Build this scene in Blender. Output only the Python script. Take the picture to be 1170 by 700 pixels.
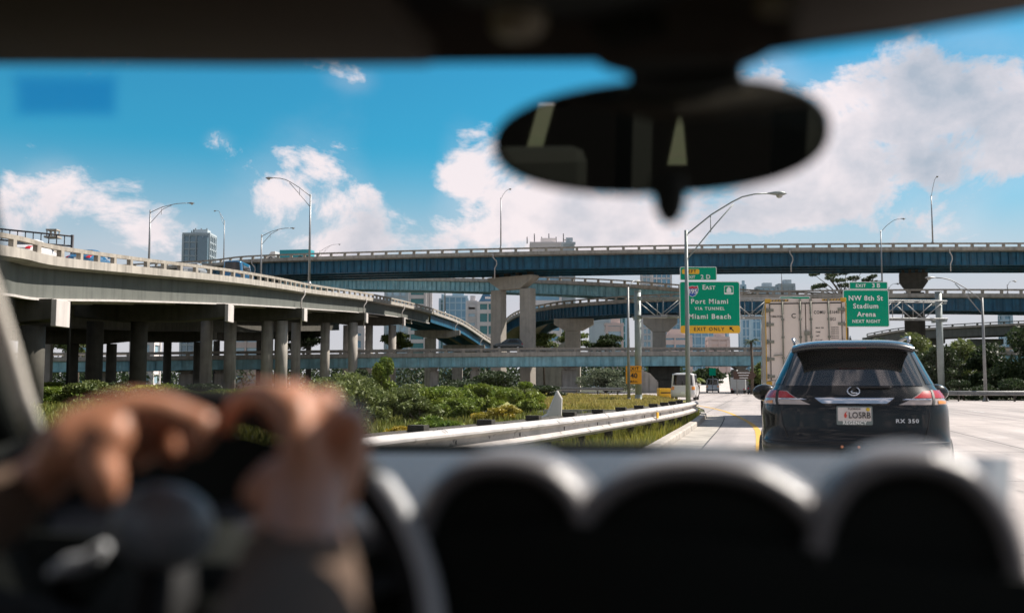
import bpy, bmesh, math, random
import numpy as np
from mathutils import Vector, Matrix, noise as mnoise
R = math.radians
rnd = random.Random(11)
scn = bpy.context.scene
for o in list(bpy.data.objects): bpy.data.objects.remove(o)

# ------------------------------------------------------------------ camera
EYE = 1.25
PITCH = 4.475
FPX = 1137.0
cd = bpy.data.cameras.new('camera'); cam = bpy.data.objects.new('camera', cd)
scn.collection.objects.link(cam); scn.camera = cam
cam.location = (0, 0, EYE); cam.rotation_euler = (R(90 + PITCH), 0, 0)
cd.sensor_width = 36; cd.lens = 35; cd.clip_start = 0.02; cd.clip_end = 6000
cd.dof.use_dof = True; cd.dof.focus_distance = 22.0; cd.dof.aperture_fstop = 2.3

# ------------------------------------------------------------------ sun, sky
SUN_AZ, SUN_EL = 64.0, 47.0
sd = bpy.data.lights.new('sun', 'SUN'); sun = bpy.data.objects.new('sun', sd)
scn.collection.objects.link(sun)
sd.energy = 5.0; sd.angle = R(0.5); sd.color = (1.0, 0.91, 0.82)
sdir = Vector((math.sin(R(SUN_AZ))*math.cos(R(SUN_EL)), math.cos(R(SUN_AZ))*math.cos(R(SUN_EL)), math.sin(R(SUN_EL))))
sun.rotation_euler = sdir.to_track_quat('Z', 'Y').to_euler()
sun.location = sdir*300
scn.view_settings.view_transform = 'Standard'; scn.view_settings.look = 'None'
scn.view_settings.exposure = 0.62; scn.view_settings.gamma = 1.0
scn.cycles.use_denoising = True
scn.cycles.max_bounces = 8; scn.cycles.diffuse_bounces = 3; scn.cycles.glossy_bounces = 4
scn.cycles.transparent_max_bounces = 24; scn.cycles.caustics_reflective = False; scn.cycles.caustics_refractive = False
scn.cycles.sample_clamp_indirect = 6.0

W = bpy.data.worlds.new('World'); scn.world = W; W.use_nodes = True
nt = W.node_tree; N = nt.nodes; LK = nt.links
def wn(t, **kw):
    n = N.new(t)
    for k, v in kw.items(): setattr(n, k, v)
    return n
def wmath(op, a, b=None, c=None, clamp=False):
    n = wn('ShaderNodeMath', operation=op); n.use_clamp = clamp
    for i, v in enumerate((a, b, c)):
        if v is None: continue
        if isinstance(v, (int, float)): n.inputs[i].default_value = v
        else: LK.new(v, n.inputs[i])
    return n.outputs[0]
bg = N['Background']; bg.inputs['Strength'].default_value = 0.085
sky = wn('ShaderNodeTexSky', sky_type='NISHITA'); sky.sun_disc = False
sky.sun_elevation = R(SUN_EL); sky.sun_rotation = R(SUN_AZ); sky.altitude = 0; sky.air_density = 1.2; sky.dust_density = 0.3; sky.ozone_density = 2.0
tc = wn('ShaderNodeTexCoord'); sep = wn('ShaderNodeSeparateXYZ'); LK.new(tc.outputs['Generated'], sep.inputs[0])
az = wmath('ARCTAN2', sep.outputs[0], sep.outputs[1])
el = wmath('ARCSINE', wmath('MINIMUM', wmath('MAXIMUM', sep.outputs[2], -1.0), 1.0))
cmb = wn('ShaderNodeCombineXYZ'); LK.new(az, cmb.inputs[0]); LK.new(wmath('MULTIPLY', el, 1.35), cmb.inputs[1])
def wnoise(scale, detail, rough, off=0.0, dist=0.0):
    n = wn('ShaderNodeTexNoise'); n.noise_dimensions = '3D'
    m = wn('ShaderNodeMapping'); m.inputs['Location'].default_value = (off, off*0.7, off*1.3); LK.new(tc.outputs['Generated'], m.inputs[0]); m.inputs['Scale'].default_value = (1, 1, 1.35); LK.new(m.outputs[0], n.inputs['Vector'])
    n.inputs['Scale'].default_value = scale; n.inputs['Detail'].default_value = detail; n.inputs['Roughness'].default_value = rough; n.inputs['Distortion'].default_value = dist
    return n.outputs['Fac']
n1 = wnoise(9.0, 12, 0.64, 0.0, 0.3); n2 = wnoise(5.0, 6, 0.55, 4.3); n3 = wnoise(2.2, 4, 0.5, 9.1)
# cumulus banks by direction: (azimuth px, height px, half width, half height, weight), px of a 1137 px focal length
banks = [(342,215,88,60,1.0),(62,204,38,28,.8),(8,240,44,36,.65),(165,262,56,34,.62),(530,190,42,56,.85),(640,243,105,44,.95),
         (400,86,30,14,.6),(750,255,150,38,.75),(925,178,90,56,.85),(1040,158,105,50,1.0),(1150,160,70,72,.95),(872,92,52,34,1.15),(1085,250,55,34,.95),
         (905,240,100,32,.5),(395,280,40,16,.6),(262,150,0,0,0),(242,156,16,11,.55),(690,120,40,20,.4),(975,92,34,24,.5),(1105,84,72,40,.95),(462,185,34,62,-.7),(1150,234,52,26,-.8),(1035,226,50,16,-.5),(820,215,50,26,-.3),(205,215,40,30,-.4)]
dens = None
for (bx, by, rx, ry, wgt) in banks:
    if rx == 0: continue
    a0 = math.atan((bx-585)/FPX); e0 = math.atan((439-by)/FPX*math.cos(a0)); ra = rx/FPX*math.cos(a0); re = ry/FPX
    u = wmath('DIVIDE', wmath('SUBTRACT', az, a0), ra); v = wmath('DIVIDE', wmath('SUBTRACT', el, e0), re)
    q = wmath('ADD', wmath('MULTIPLY', u, u), wmath('MULTIPLY', v, v))
    g = wmath('MULTIPLY', wmath('EXPONENT', wmath('MULTIPLY', q, -0.85)), wgt)
    dens = g if dens is None else wmath('ADD', dens, g)
# outside the view: unseen cloud cover added to set the fill light
wide = wmath('MULTIPLY', wmath('GREATER_THAN', wmath('ABSOLUTE', az), 0.62), 0.42)
high = wmath('MULTIPLY', wmath('GREATER_THAN', el, 0.5), 0.4)
dens = wmath('ADD', wmath('MINIMUM', dens, 1.25), wmath('MAXIMUM', wide, high))
d2 = wmath('ADD', dens, wmath('MULTIPLY', wmath('SUBTRACT', n1, 0.5), 3.9))
d2 = wmath('ADD', d2, wmath('MULTIPLY', wmath('SUBTRACT', n3, 0.5), 0.7))
mr = wn('ShaderNodeMapRange'); mr.interpolation_type = 'SMOOTHSTEP'; LK.new(d2, mr.inputs[0]); mr.inputs[1].default_value = 0.36; mr.inputs[2].default_value = 0.95
veil = wn('ShaderNodeMapRange'); veil.interpolation_type = 'SMOOTHSTEP'; LK.new(wmath('ADD', dens, wmath('MULTIPLY', wmath('SUBTRACT', n2, 0.5), 1.6)), veil.inputs[0]); veil.inputs[1].default_value = 0.05; veil.inputs[2].default_value = 1.0; veil.inputs[4].default_value = 0.2
cover = wmath('MAXIMUM', wmath('MULTIPLY', mr.outputs[0], 0.93), veil.outputs[0])
# cloud colour: sunlit pinkish white, blue grey where the bank is thick
shade = wn('ShaderNodeMapRange'); LK.new(wmath('ADD', n2, wmath('MULTIPLY', d2, 0.10)), shade.inputs[0]); shade.inputs[1].default_value = 0.55; shade.inputs[2].default_value = 0.80
cc = wn('ShaderNodeMix', data_type='RGBA'); LK.new(shade.outputs[0], cc.inputs[0]); cc.inputs[6].default_value = (7.7, 6.75, 6.8, 1); cc.inputs[7].default_value = (3.6, 3.9, 4.5, 1)
tint = wn('ShaderNodeMix', data_type='RGBA', blend_type='MULTIPLY'); tint.inputs[0].default_value = 1.0
LK.new(sky.outputs[0], tint.inputs[6])
away = wn('ShaderNodeMapRange'); away.interpolation_type = 'SMOOTHSTEP'; LK.new(wmath('MAXIMUM', wmath('MULTIPLY', wmath('ABSOLUTE', az), 0.62), el), away.inputs[0]); away.inputs[1].default_value = 0.42; away.inputs[2].default_value = 0.75
tm = wn('ShaderNodeMix', data_type='RGBA'); LK.new(away.outputs[0], tm.inputs[0]); tm.inputs[6].default_value = (0.15, 0.73, 0.84, 1); tm.inputs[7].default_value = (0.62, 0.66, 0.60, 1); LK.new(tm.outputs[2], tint.inputs[7])  # sky tint outside the view greyed to neutralise the fill light
# pale moist air low over the horizon
hz = wn('ShaderNodeMapRange'); hz.interpolation_type = 'SMOOTHSTEP'; LK.new(el, hz.inputs[0]); hz.inputs[1].default_value = 0.24; hz.inputs[2].default_value = 0.07; hz.inputs[3].default_value = 0.0; hz.inputs[4].default_value = 0.9
hm = wn('ShaderNodeMix', data_type='RGBA'); LK.new(hz.outputs[0], hm.inputs[0]); LK.new(tint.outputs[2], hm.inputs[6]); hm.inputs[7].default_value = (5.2, 4.75, 5.15, 1)
cm = wn('ShaderNodeMix', data_type='RGBA'); LK.new(cover, cm.inputs[0]); LK.new(hm.outputs[2], cm.inputs[6]); LK.new(cc.outputs[2], cm.inputs[7])
LK.new(cm.outputs[2], bg.inputs['Color'])

# ------------------------------------------------------------------ helpers
COL = scn.collection
_p = R(PITCH)
def P(px, py, d):
    """world point seen at pixel (px, py) of the 1170x700 photograph at forward distance d"""
    x = (px-585)/FPX; u = (350-py)/FPX
    Y = math.cos(_p)-u*math.sin(_p); Z = math.sin(_p)+u*math.cos(_p); t = d/Y
    return Vector((x*t, d, EYE+Z*t))
def G(px, py, z=0.0):
    x = (px-585)/FPX; u = (350-py)/FPX
    Y = math.cos(_p)-u*math.sin(_p); Z = math.sin(_p)+u*math.cos(_p); t = (z-EYE)/Z
    return Vector((x*t, Y*t, z))

class MB:
    def __init__(s): s.v = []; s.f = []; s.m = []; s.smooth = []
    def add(s, vs, fs, m=0, smooth=False):
        b = len(s.v); s.v += [tuple(v) for v in vs]
        for f in fs: s.f.append(tuple(b+i for i in f)); s.m.append(m); s.smooth.append(smooth)
        return s
    def box(s, c, size, rot=None, m=0, taper=1.0):
        hx, hy, hz = size[0]/2, size[1]/2, size[2]/2
        vs = []
        for z in (-1, 1):
            k = taper if z > 0 else 1
            for x, y in ((-1,-1),(1,-1),(1,1),(-1,1)): vs.append(Vector((x*hx*k, y*hy*k, z*hz)))
        if rot is not None:
            if isinstance(rot, (int, float)): rot = Matrix.Rotation(rot, 3, 'Z')
            vs = [rot @ v for v in vs]
        vs = [v+Vector(c) for v in vs]
        return s.add(vs, [(3,2,1,0),(4,5,6,7),(0,1,5,4),(1,2,6,5),(2,3,7,6),(3,0,4,7)], m)
    def bar(s, a, b, w, h, m=0):
        a = Vector(a); b = Vector(b); d = b-a; L = d.length
        q = d.to_track_quat('Y', 'Z').to_matrix()
        return s.box((a+b)/2, (w, L, h), q, m)
    def tube(s, pts, rad, n=10, m=0, caps=True, smooth=True, sq=None):
        pts = [Vector(p) for p in pts]; k = len(pts)
        if isinstance(rad, (int, float)): rad = [rad]*k
        rings = []; up = None
        for i in range(k):
            t = (pts[min(i+1, k-1)]-pts[max(i-1, 0)]).normalized()
            if up is None:
                up = Vector((0,0,1)) if abs(t.z) < .9 else Vector((1,0,0))
            x = t.cross(up).normalized(); y = x.cross(t).normalized(); up = y
            kx, ky = sq if sq else (1, 1)
            rings.append([pts[i]+(x*math.cos(2*math.pi*j/n)*kx+y*math.sin(2*math.pi*j/n)*ky)*rad[i] for j in range(n)])
        vs = [v for r in rings for v in r]; fs = []
        for i in range(k-1):
            for j in range(n):
                j2 = (j+1) % n; fs.append((i*n+j, i*n+j2, (i+1)*n+j2, (i+1)*n+j))
        s.add(vs, fs, m, smooth)
        if caps:
            b = len(s.v)-len(vs)
            s.f.append(tuple(b+j for j in reversed(range(n)))); s.m.append(m); s.smooth.append(False)
            s.f.append(tuple(b+(k-1)*n+j for j in range(n))); s.m.append(m); s.smooth.append(False)
        return s
    def lathe(s, prof, c=(0,0,0), axis='Z', n=24, m=0, smooth=True):
        vs = []; fs = []; c = Vector(c)
        for (r, h) in prof:
            for j in range(n):
                a = 2*math.pi*j/n; p = (r*math.cos(a), r*math.sin(a), h)
                if axis == 'X': p = (p[2], p[0], p[1])
                if axis == 'Y': p = (p[0], p[2], p[1])
                vs.append(Vector(p)+c)
        for i in range(len(prof)-1):
            for j in range(n):
                j2 = (j+1) % n; fs.append((i*n+j, i*n+j2, (i+1)*n+j2, (i+1)*n+j))
        return s.add(vs, fs, m, smooth)
    def poly(s, pts, depth, m=0):
        """flat outline pts (3D) extruded by the vector depth"""
        pts = [Vector(p) for p in pts]; d = Vector(depth); n = len(pts)
        vs = pts+[p+d for p in pts]
        fs = [tuple(range(n)), tuple(reversed(range(n, 2*n)))]+[(i, i+n, (i+1) % n+n, (i+1) % n) for i in range(n)]
        return s.add(vs, fs, m)
    def sweep(s, path, prof, m=0, closed=True, smooth=False, caps=True):
        """path: list of (origin, lateral unit vector); prof: list of (lateral, up)"""
        n = len(prof); vs = []; fs = []
        for (o, l) in path:
            for (u, w) in prof: vs.append(o+l*u+Vector((0,0,w)))
        for i in range(len(path)-1):
            for j in range(n if closed else n-1):
                j2 = (j+1) % n; fs.append((i*n+j, (i+1)*n+j, (i+1)*n+j2, i*n+j2))
        if closed and caps: fs += [tuple(range(n)), tuple(reversed(range((len(path)-1)*n, len(path)*n)))]
        return s.add(vs, fs, m, smooth)
    def grid(s, rows, m=0, smooth=True, flip=False):
        nr = len(rows); nc = len(rows[0]); vs = [v for r in rows for v in r]; fs = []
        for i in range(nr-1):
            for j in range(nc-1):
                f = (i*nc+j, i*nc+j+1, (i+1)*nc+j+1, (i+1)*nc+j)
                fs.append(tuple(reversed(f)) if flip else f)
        return s.add(vs, fs, m, smooth)
    def build(s, name, mat, parent=None, world=False, bevel=0.0, solid=0.0, fixn=False):
        me = bpy.data.meshes.new(name)
        off = parent.location if (world and parent is not None) else Vector((0,0,0))
        me.from_pydata([(v[0]-off[0], v[1]-off[1], v[2]-off[2]) for v in s.v], [], s.f)
        for mt in (mat if isinstance(mat, (list, tuple)) else [mat]): me.materials.append(mt)
        me.polygons.foreach_set('material_index', s.m); me.polygons.foreach_set('use_smooth', s.smooth)
        if fixn:
            bm = bmesh.new(); bm.from_mesh(me); bmesh.ops.recalc_face_normals(bm, faces=bm.faces); bm.to_mesh(me); bm.free()
        me.update()
        o = bpy.data.objects.new(name, me); COL.objects.link(o)
        if parent is not None: o.parent = parent
        if solid:
            md = o.modifiers.new('thickness', 'SOLIDIFY'); md.thickness = solid; md.offset = 0
        if bevel:
            md = o.modifiers.new('edge', 'BEVEL'); md.width = bevel; md.segments = 2; md.limit_method = 'ANGLE'; md.angle_limit = R(40)
        return o
def empty(name, loc, rz=0.0):
    o = bpy.data.objects.new(name, None); COL.objects.link(o); o.location = loc; o.rotation_euler = (0, 0, rz); o.empty_display_size = .2
    return o
def tag(o, label=None, cat=None, group=None, kind=None):
    if label: o['label'] = label
    if cat: o['category'] = cat
    if group: o['group'] = group
    if kind: o['kind'] = kind
    return o
def thing(name, label, cat, loc=(0,0,0), rz=0.0, group=None):
    return tag(empty(name, loc, rz), label, cat, group)
def copy_tree(o, parent=None):
    c = o.copy(); COL.objects.link(c)
    if parent is not None: c.parent = parent
    for ch in list(o.children): copy_tree(ch, c)
    return c
def text(body, size, loc, parent, mat, name='lettering', rot=None, extrude=.004, bold=0.0, align='CENTER', spacing=1.0, xs=1.0):
    cu = bpy.data.curves.new(name, 'FONT'); cu.body = body; cu.size = size; cu.extrude = extrude; cu.align_x = align; cu.align_y = 'CENTER'
    cu.offset = bold*size; cu.space_character = spacing; cu.resolution_u = 3
    t = bpy.data.objects.new('t', cu); COL.objects.link(t)
    dg = bpy.context.evaluated_depsgraph_get()
    me = bpy.data.meshes.new_from_object(t.evaluated_get(dg)); bpy.data.objects.remove(t)
    M = Matrix.Translation(Vector(loc)) @ (rot if rot is not None else Matrix.Rotation(R(90), 4, 'X')) @ Matrix.Diagonal((xs, 1, 1, 1))
    me.transform(M); me.name = name; me.materials.clear(); me.materials.append(mat)
    o = bpy.data.objects.new(name, me); COL.objects.link(o); o.parent = parent
    return o

# ------------------------------------------------------------------ materials
MATS = {}
def mat(name, col, rough=.7, metal=0.0, var=.0, vscale=3.0, streak=0.0, bump=0.0, bscale=20., coat=0.0, spec=.5, col2=None, spots=0.0, spotcol=(.05,.045,.04), trans=0.0, emit=None, stretch=(1,1,1)):
    m = bpy.data.materials.new(name); m.use_nodes = True; t = m.node_tree; b = t.nodes['Principled BSDF']
    b.inputs['Roughness'].default_value = rough; b.inputs['Metallic'].default_value = metal
    b.inputs['Coat Weight'].default_value = coat; b.inputs['Coat Roughness'].default_value = .03; b.inputs['Specular IOR Level'].default_value = spec
    c = (*col, 1); b.inputs['Base Color'].default_value = c
    tcn = t.nodes.new('ShaderNodeNewGeometry'); src = None
    def nz(scale, detail, sc=(1,1,1)):
        mp = t.nodes.new('ShaderNodeMapping'); mp.inputs['Scale'].default_value = sc; t.links.new(tcn.outputs['Position'], mp.inputs[0])
        n = t.nodes.new('ShaderNodeTexNoise'); n.inputs['Scale'].default_value = scale; n.inputs['Detail'].default_value = detail; t.links.new(mp.outputs[0], n.inputs['Vector']); return n.outputs['Fac']
    cur = None
    def mixin(fac, colB, lo=.35, hi=.65, amt=1.0):
        nonlocal cur
        mr = t.nodes.new('ShaderNodeMapRange'); t.links.new(fac, mr.inputs[0]); mr.inputs[1].default_value = lo; mr.inputs[2].default_value = hi; mr.inputs[4].default_value = amt
        mx = t.nodes.new('ShaderNodeMix'); mx.data_type = 'RGBA'; t.links.new(mr.outputs[0], mx.inputs[0])
        if cur is None: mx.inputs[6].default_value = c
        else: t.links.new(cur, mx.inputs[6])
        mx.inputs[7].default_value = (*colB, 1); cur = mx.outputs[2]
    if col2 is not None: mixin(nz(vscale, 5, stretch), col2, .38, .62)
    if var: mixin(nz(vscale*2.7, 6, stretch), tuple(x*(1-var) for x in (col2 or col)), .35, .7, .9)
    if streak: mixin(nz(1.0, 5, (2.2, 2.2, .16)), tuple(x*.28 for x in col), .46, .74, streak)
    if spots: mixin(nz(vscale*5, 3), spotcol, .62, .7, spots)
    if cur is not None: t.links.new(cur, b.inputs['Base Color'])
    if bump:
        bn = t.nodes.new('ShaderNodeBump'); bn.inputs['Strength'].default_value = bump; bn.inputs['Distance'].default_value = .02; t.links.new(nz(bscale, 6), bn.inputs['Height']); t.links.new(bn.outputs[0], b.inputs['Normal'])
    if emit: b.inputs['Emission Color'].default_value = (*emit, 1); b.inputs['Emission Strength'].default_value = 1
    MATS[name] = m; return m
def leafmat(name, c1, c2, sc=.6):
    m = mat(name, c1, .55, var=.35, vscale=sc, col2=c2, spec=.35)
    t = m.node_tree; b = t.nodes['Principled BSDF']; out = t.nodes['Material Output']
    tr = t.nodes.new('ShaderNodeBsdfTranslucent'); mx = t.nodes.new('ShaderNodeMixShader'); mx.inputs[0].default_value = .28
    src = b.inputs['Base Color'].links[0].from_socket; t.links.new(src, tr.inputs[0])
    t.links.new(b.outputs[0], mx.inputs[1]); t.links.new(tr.outputs[0], mx.inputs[2]); t.links.new(mx.outputs[0], out.inputs['Surface'])
    return m
def clearmat(name, tintc, gloss=.05, rough=0.02):
    m = bpy.data.materials.new(name); m.use_nodes = True; t = m.node_tree; t.nodes.remove(t.nodes['Principled BSDF']); out = t.nodes['Material Output']
    tr = t.nodes.new('ShaderNodeBsdfTransparent'); tr.inputs[0].default_value = (*tintc, 1)
    gl = t.nodes.new('ShaderNodeBsdfGlossy'); gl.inputs['Roughness'].default_value = rough
    mx = t.nodes.new('ShaderNodeMixShader'); mx.inputs[0].default_value = gloss
    t.links.new(tr.outputs[0], mx.inputs[1]); t.links.new(gl.outputs[0], mx.inputs[2]); t.links.new(mx.outputs[0], out.inputs['Surface']); return m
CONC = mat('pale_concrete', (.47,.435,.385), .85, var=.28, vscale=.35, streak=.55, bump=.25, bscale=9)
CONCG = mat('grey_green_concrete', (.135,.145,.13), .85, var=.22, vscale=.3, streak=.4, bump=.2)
CONCD = mat('shaded_weathered_concrete', (.085,.08,.065), .9, var=.35, vscale=.5, streak=.6, bump=.3)  # weathering plus the shade under the decks put into one dark tone
CONCR = mat('rail_concrete', (.42,.38,.325), .85, var=.35, vscale=.9, streak=.5, bump=.2)
CONCW = mat('white_and_sunlit_concrete', (.62,.58,.55), .85, var=.15, vscale=.4, streak=.3)  # also puts sunlight on viaduct flange and cap ends into its colour
BLUE = mat('blue_girder_paint', (.007,.10,.19), .5, var=.45, vscale=.5, streak=.8, col2=(.014,.15,.26))
BLUEL = mat('light_blue_girder_paint', (.27,.56,.64), .55, var=.35, vscale=.4, streak=.55, col2=(.36,.64,.70))
GALV = mat('galvanised_steel', (.27,.28,.28), .5, .35, var=.25, vscale=1.5)
GALVG = mat('painted_grey_green_steel', (.28,.32,.31), .5, .2, var=.2, vscale=.8)
POLE = mat('lamp_pole_aluminium', (.3,.31,.32), .45, .5, var=.2, vscale=2)
DARKM = mat('dark_metal', (.04,.04,.045), .5, .5)
ASPH = mat('asphalt', (.06,.06,.06), .9, var=.3)
WHITE = mat('white_paint', (.78,.77,.74), .5, var=.08)
YEL = mat('yellow_road_paint', (.72,.42,.06), .7, var=.25, vscale=6)
BLACK = mat('black_rubber', (.018,.018,.018), .8, var=.2)
SOIL = mat('dry_soil', (.07,.065,.035), .95, var=.4, vscale=.5, col2=(.05,.065,.022), bump=.4)
PIERC = mat('beige_pier_concrete', (.50,.46,.40), .85, var=.2, vscale=.4, streak=.3, bump=.2)
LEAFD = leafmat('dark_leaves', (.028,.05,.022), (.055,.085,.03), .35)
LEAFG = leafmat('grey_green_leaves', (.08,.12,.035), (.20,.24,.07), .6)
LEAFB = leafmat('bright_green_leaves', (.10,.18,.025), (.26,.32,.045), .5)
LEAFY = leafmat('yellow_leaves', (.42,.27,.03), (.22,.2,.04), .9)
LEAFO = leafmat('orange_bush_leaves', (.62,.40,.02), (.35,.3,.04), 1.2)
GRASSM = leafmat('dry_grass', (.3,.3,.07), (.5,.4,.13), .4)
BARK = mat('grey_bark', (.14,.11,.085), .95, var=.4, vscale=3, bump=.5)
SIGNG = mat('green_sign_sheeting', (.0,.33,.19), .7, spec=.15, var=.06, vscale=.8)
SIGNY = mat('yellow_sign_sheeting', (.92,.5,.02), .45, var=.06)
SIGNW = mat('white_sign_sheeting', (.82,.84,.82), .45)
INK = mat('black_ink', (.015,.015,.015), .5)
# ------------------------------------------------------------------ ground and road
HEAD = 14.0
def concrete_road():
    m = bpy.data.materials.new('road_concrete'); m.use_nodes = True; t = m.node_tree; b = t.nodes['Principled BSDF']; b.inputs['Roughness'].default_value = .8
    L = t.links; g = t.nodes.new('ShaderNodeNewGeometry')
    mp = t.nodes.new('ShaderNodeMapping'); mp.inputs['Rotation'].default_value = (0, 0, R(HEAD)); L.new(g.outputs['Position'], mp.inputs[0])
    s = t.nodes.new('ShaderNodeSeparateXYZ'); L.new(mp.outputs[0], s.inputs[0])
    def M_(op, a, bb=None):
        n = t.nodes.new('ShaderNodeMath'); n.operation = op
        for i, v in enumerate((a, bb)):
            if v is None: continue
            if isinstance(v, (int, float)): n.inputs[i].default_value = v
            else: L.new(v, n.inputs[i])
        return n.outputs[0]
    def line(src, period, off, w):
        f = M_('FRACT', M_('DIVIDE', M_('ADD', src, off), period)); a = M_('ABSOLUTE', M_('SUBTRACT', f, .5))
        return M_('LESS_THAN', a, w/period)
    def nz(scale, det, sc):
        m2 = t.nodes.new('ShaderNodeMapping'); m2.inputs['Scale'].default_value = sc; L.new(mp.outputs[0], m2.inputs[0])
        n = t.nodes.new('ShaderNodeTexNoise'); n.inputs['Scale'].default_value = scale; n.inputs['Detail'].default_value = det; L.new(m2.outputs[0], n.inputs['Vector']); return n.outputs['Fac']
    joint = M_('MAXIMUM', line(s.outputs[0], 3.66, .55, .03), line(s.outputs[1], 6.1, 1.0, .03))
    cur = None
    def mix(fac, colB, amt, lo, hi, A=None):
        nonlocal cur
        r = t.nodes.new('ShaderNodeMapRange'); L.new(fac, r.inputs[0]); r.inputs[1].default_value = lo; r.inputs[2].default_value = hi; r.inputs[4].default_value = amt
        x = t.nodes.new('ShaderNodeMix'); x.data_type = 'RGBA'; L.new(r.outputs[0], x.inputs[0])
        if cur is None: x.inputs[6].default_value = (*A, 1)
        else: L.new(cur, x.inputs[6])
        x.inputs[7].default_value = (*colB, 1); cur = x.outputs[2]
    mix(nz(.5, 5, (1, 1, 1)), (.36, .325, .31), 1, .35, .65, A=(.47, .425, .405))
    mix(nz(1.0, 4, (1.1, .03, 1)), (.2, .185, .18), .75, .48, .72)
    mix(nz(.4, 4, (.05, 1.0, 1)), (.3, .27, .26), .6, .5, .75)
    mix(nz(5, 6, (1, .3, 1)), (.16, .15, .145), .6, .62, .72)
    mix(joint, (.1, .095, .09), .8, 0, 1)
    L.new(cur, b.inputs['Base Color'])
    bn = t.nodes.new('ShaderNodeBump'); bn.inputs['Strength'].default_value = .2; bn.inputs['Distance'].default_value = .01; L.new(nz(40, 4, (1,1,1)), bn.inputs['Height']); L.new(bn.outputs[0], b.inputs['Normal'])
    return m
ROADM = concrete_road()
def flat(name, pts, z, m, label=None):
    o = MB().add([(x, y, z) for x, y in pts], [tuple(range(len(pts)))]).build(name, m)
    tag(o, kind='structure'); return o
g = MB(); g.add([(-1400,-600,-.03),(1400,-600,-.03),(1400,1400,-.03),(-1400,1400,-.03)], [(0,1,2,3)])
tag(g.build('ground', SOIL), kind='structure')
kerb_px = [(640,590),(690,556),(745,524),(775,503),(797,487),(807,476.5)]
kerb = [G(*k) for k in kerb_px]
kl = [(kerb[0].x-4.2, -14), (kerb[0].x-1.3, 4)]+[(k.x, k.y) for k in kerb]+[(9.6, 50), (10.9, 60)]
gore = [(14.3,80),(14.0,96),(10.5,106),(7.0,116),(2,128),(-6,140),(-30,150),(-60,156)]
rightb = [(60,190),(46,150),(38,120),(35,100),(35,84),(39,78),(60,74),(120,66),(160,40),(160,-20)]
road = kl+gore+[(-60,172),(0,176),(24,170),(30,260),(60,420),(120,420),(76,260)]+rightb+[(8,-20)]
bmr = bmesh.new(); vv = [bmr.verts.new((x, y, 0)) for x, y in road]; f = bmr.faces.new(vv); f.normal_update()
if f.normal.z < 0: f.normal_flip()
bmesh.ops.triangulate(bmr, faces=[f]); me = bpy.data.meshes.new('road'); bmr.to_mesh(me); bmr.free(); me.materials.append(ROADM)
ro = bpy.data.objects.new('road', me); COL.objects.link(ro); tag(ro, kind='structure')
# raised kerb with gutter pan beside the ramp lane
def smooth_path(pts, step):
    pts = [Vector(p) for p in pts]; ext = [pts[0]*2-pts[1]]+pts+[pts[-1]*2-pts[-2]]; dense = []
    for i in range(1, len(ext)-2):
        for k in range(24):
            t = k/24; a, b, c, d = ext[i-1:i+3]
            dense.append(.5*((2*b)+(c-a)*t+(2*a-5*b+4*c-d)*t*t+(3*b-a-3*c+d)*t**3))
    dense.append(pts[-1]); out = [dense[0]]; acc = 0
    for i in range(1, len(dense)):
        seg = (dense[i]-dense[i-1]); L = seg.length; pos = 0
        while acc+L-pos >= step:
            pos += step-acc; acc = 0; out.append(dense[i-1]+seg*(pos/L))
        acc += L-pos
    out.append(dense[-1]); return out
def frames(path, side=1):
    fr = []
    for i, p in enumerate(path):
        t = path[min(i+1, len(path)-1)]-path[max(i-1, 0)]; t.z = 0; t.normalize()
        fr.append((p, Vector((-t.y, t.x, 0))*side))
    return fr
kp = [(kl[0][0], kl[0][1], 0), (kl[1][0], kl[1][1], 0)]+[(k.x, k.y, 0) for k in kerb]
last = kerb[-1]; kp += [(last.x+.15, last.y+1.8, 0), (last.x-.7, last.y+4.0, 0), (last.x-2.6, last.y+5.2, 0), (last.x-6, last.y+6, 0)]
KP = smooth_path(kp, .6)
o = MB().sweep(frames(KP, 1), [(0,.0),(0,.13),(.03,.155),(.2,.16),(.2,-.02)]).build('kerb', mat('dirty_kerb_concrete', (.5,.46,.41), .9, var=.3, vscale=2, spots=.5, streak=.5), fixn=True); tag(o, kind='structure')
o = MB().sweep(frames(KP, 1), [(-.65,.004),(-.65,.010),(-.01,.012),(-.01,.004)]).build('gutter', CONC, fixn=True); tag(o, kind='structure')
o = MB().sweep(frames(KP, 1), [(-.68,.006),(-.65,.011)], closed=False).build('gutter_joint', ASPH, fixn=True); tag(o, kind='structure')
# yellow edge line curving along the ramp lane
yl = smooth_path([G(x, y, .006) for x, y in ((868,540),(867,498),(862,487),(848,478),(826,469),(800,463.5),(780,461.5))], .5)
o = MB().sweep(frames(yl, 1), [(-.075,.0),(.075,.0)], closed=False).build('lane_marking', YEL, fixn=True); tag(o, kind='structure')
wl = smooth_path([(12.3,10,.006),(16.5,25,.006),(20.6,42,.006),(24,60,.006),(28,90,.006)], .5)
o = MB()
for i in range(0, len(wl)-8, 18):
    o.sweep(frames(wl[i:i+7], 1), [(-.06,0),(.06,0)], closed=False)
tag(o.build('lane_marking', WHITE), kind='structure')
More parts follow.
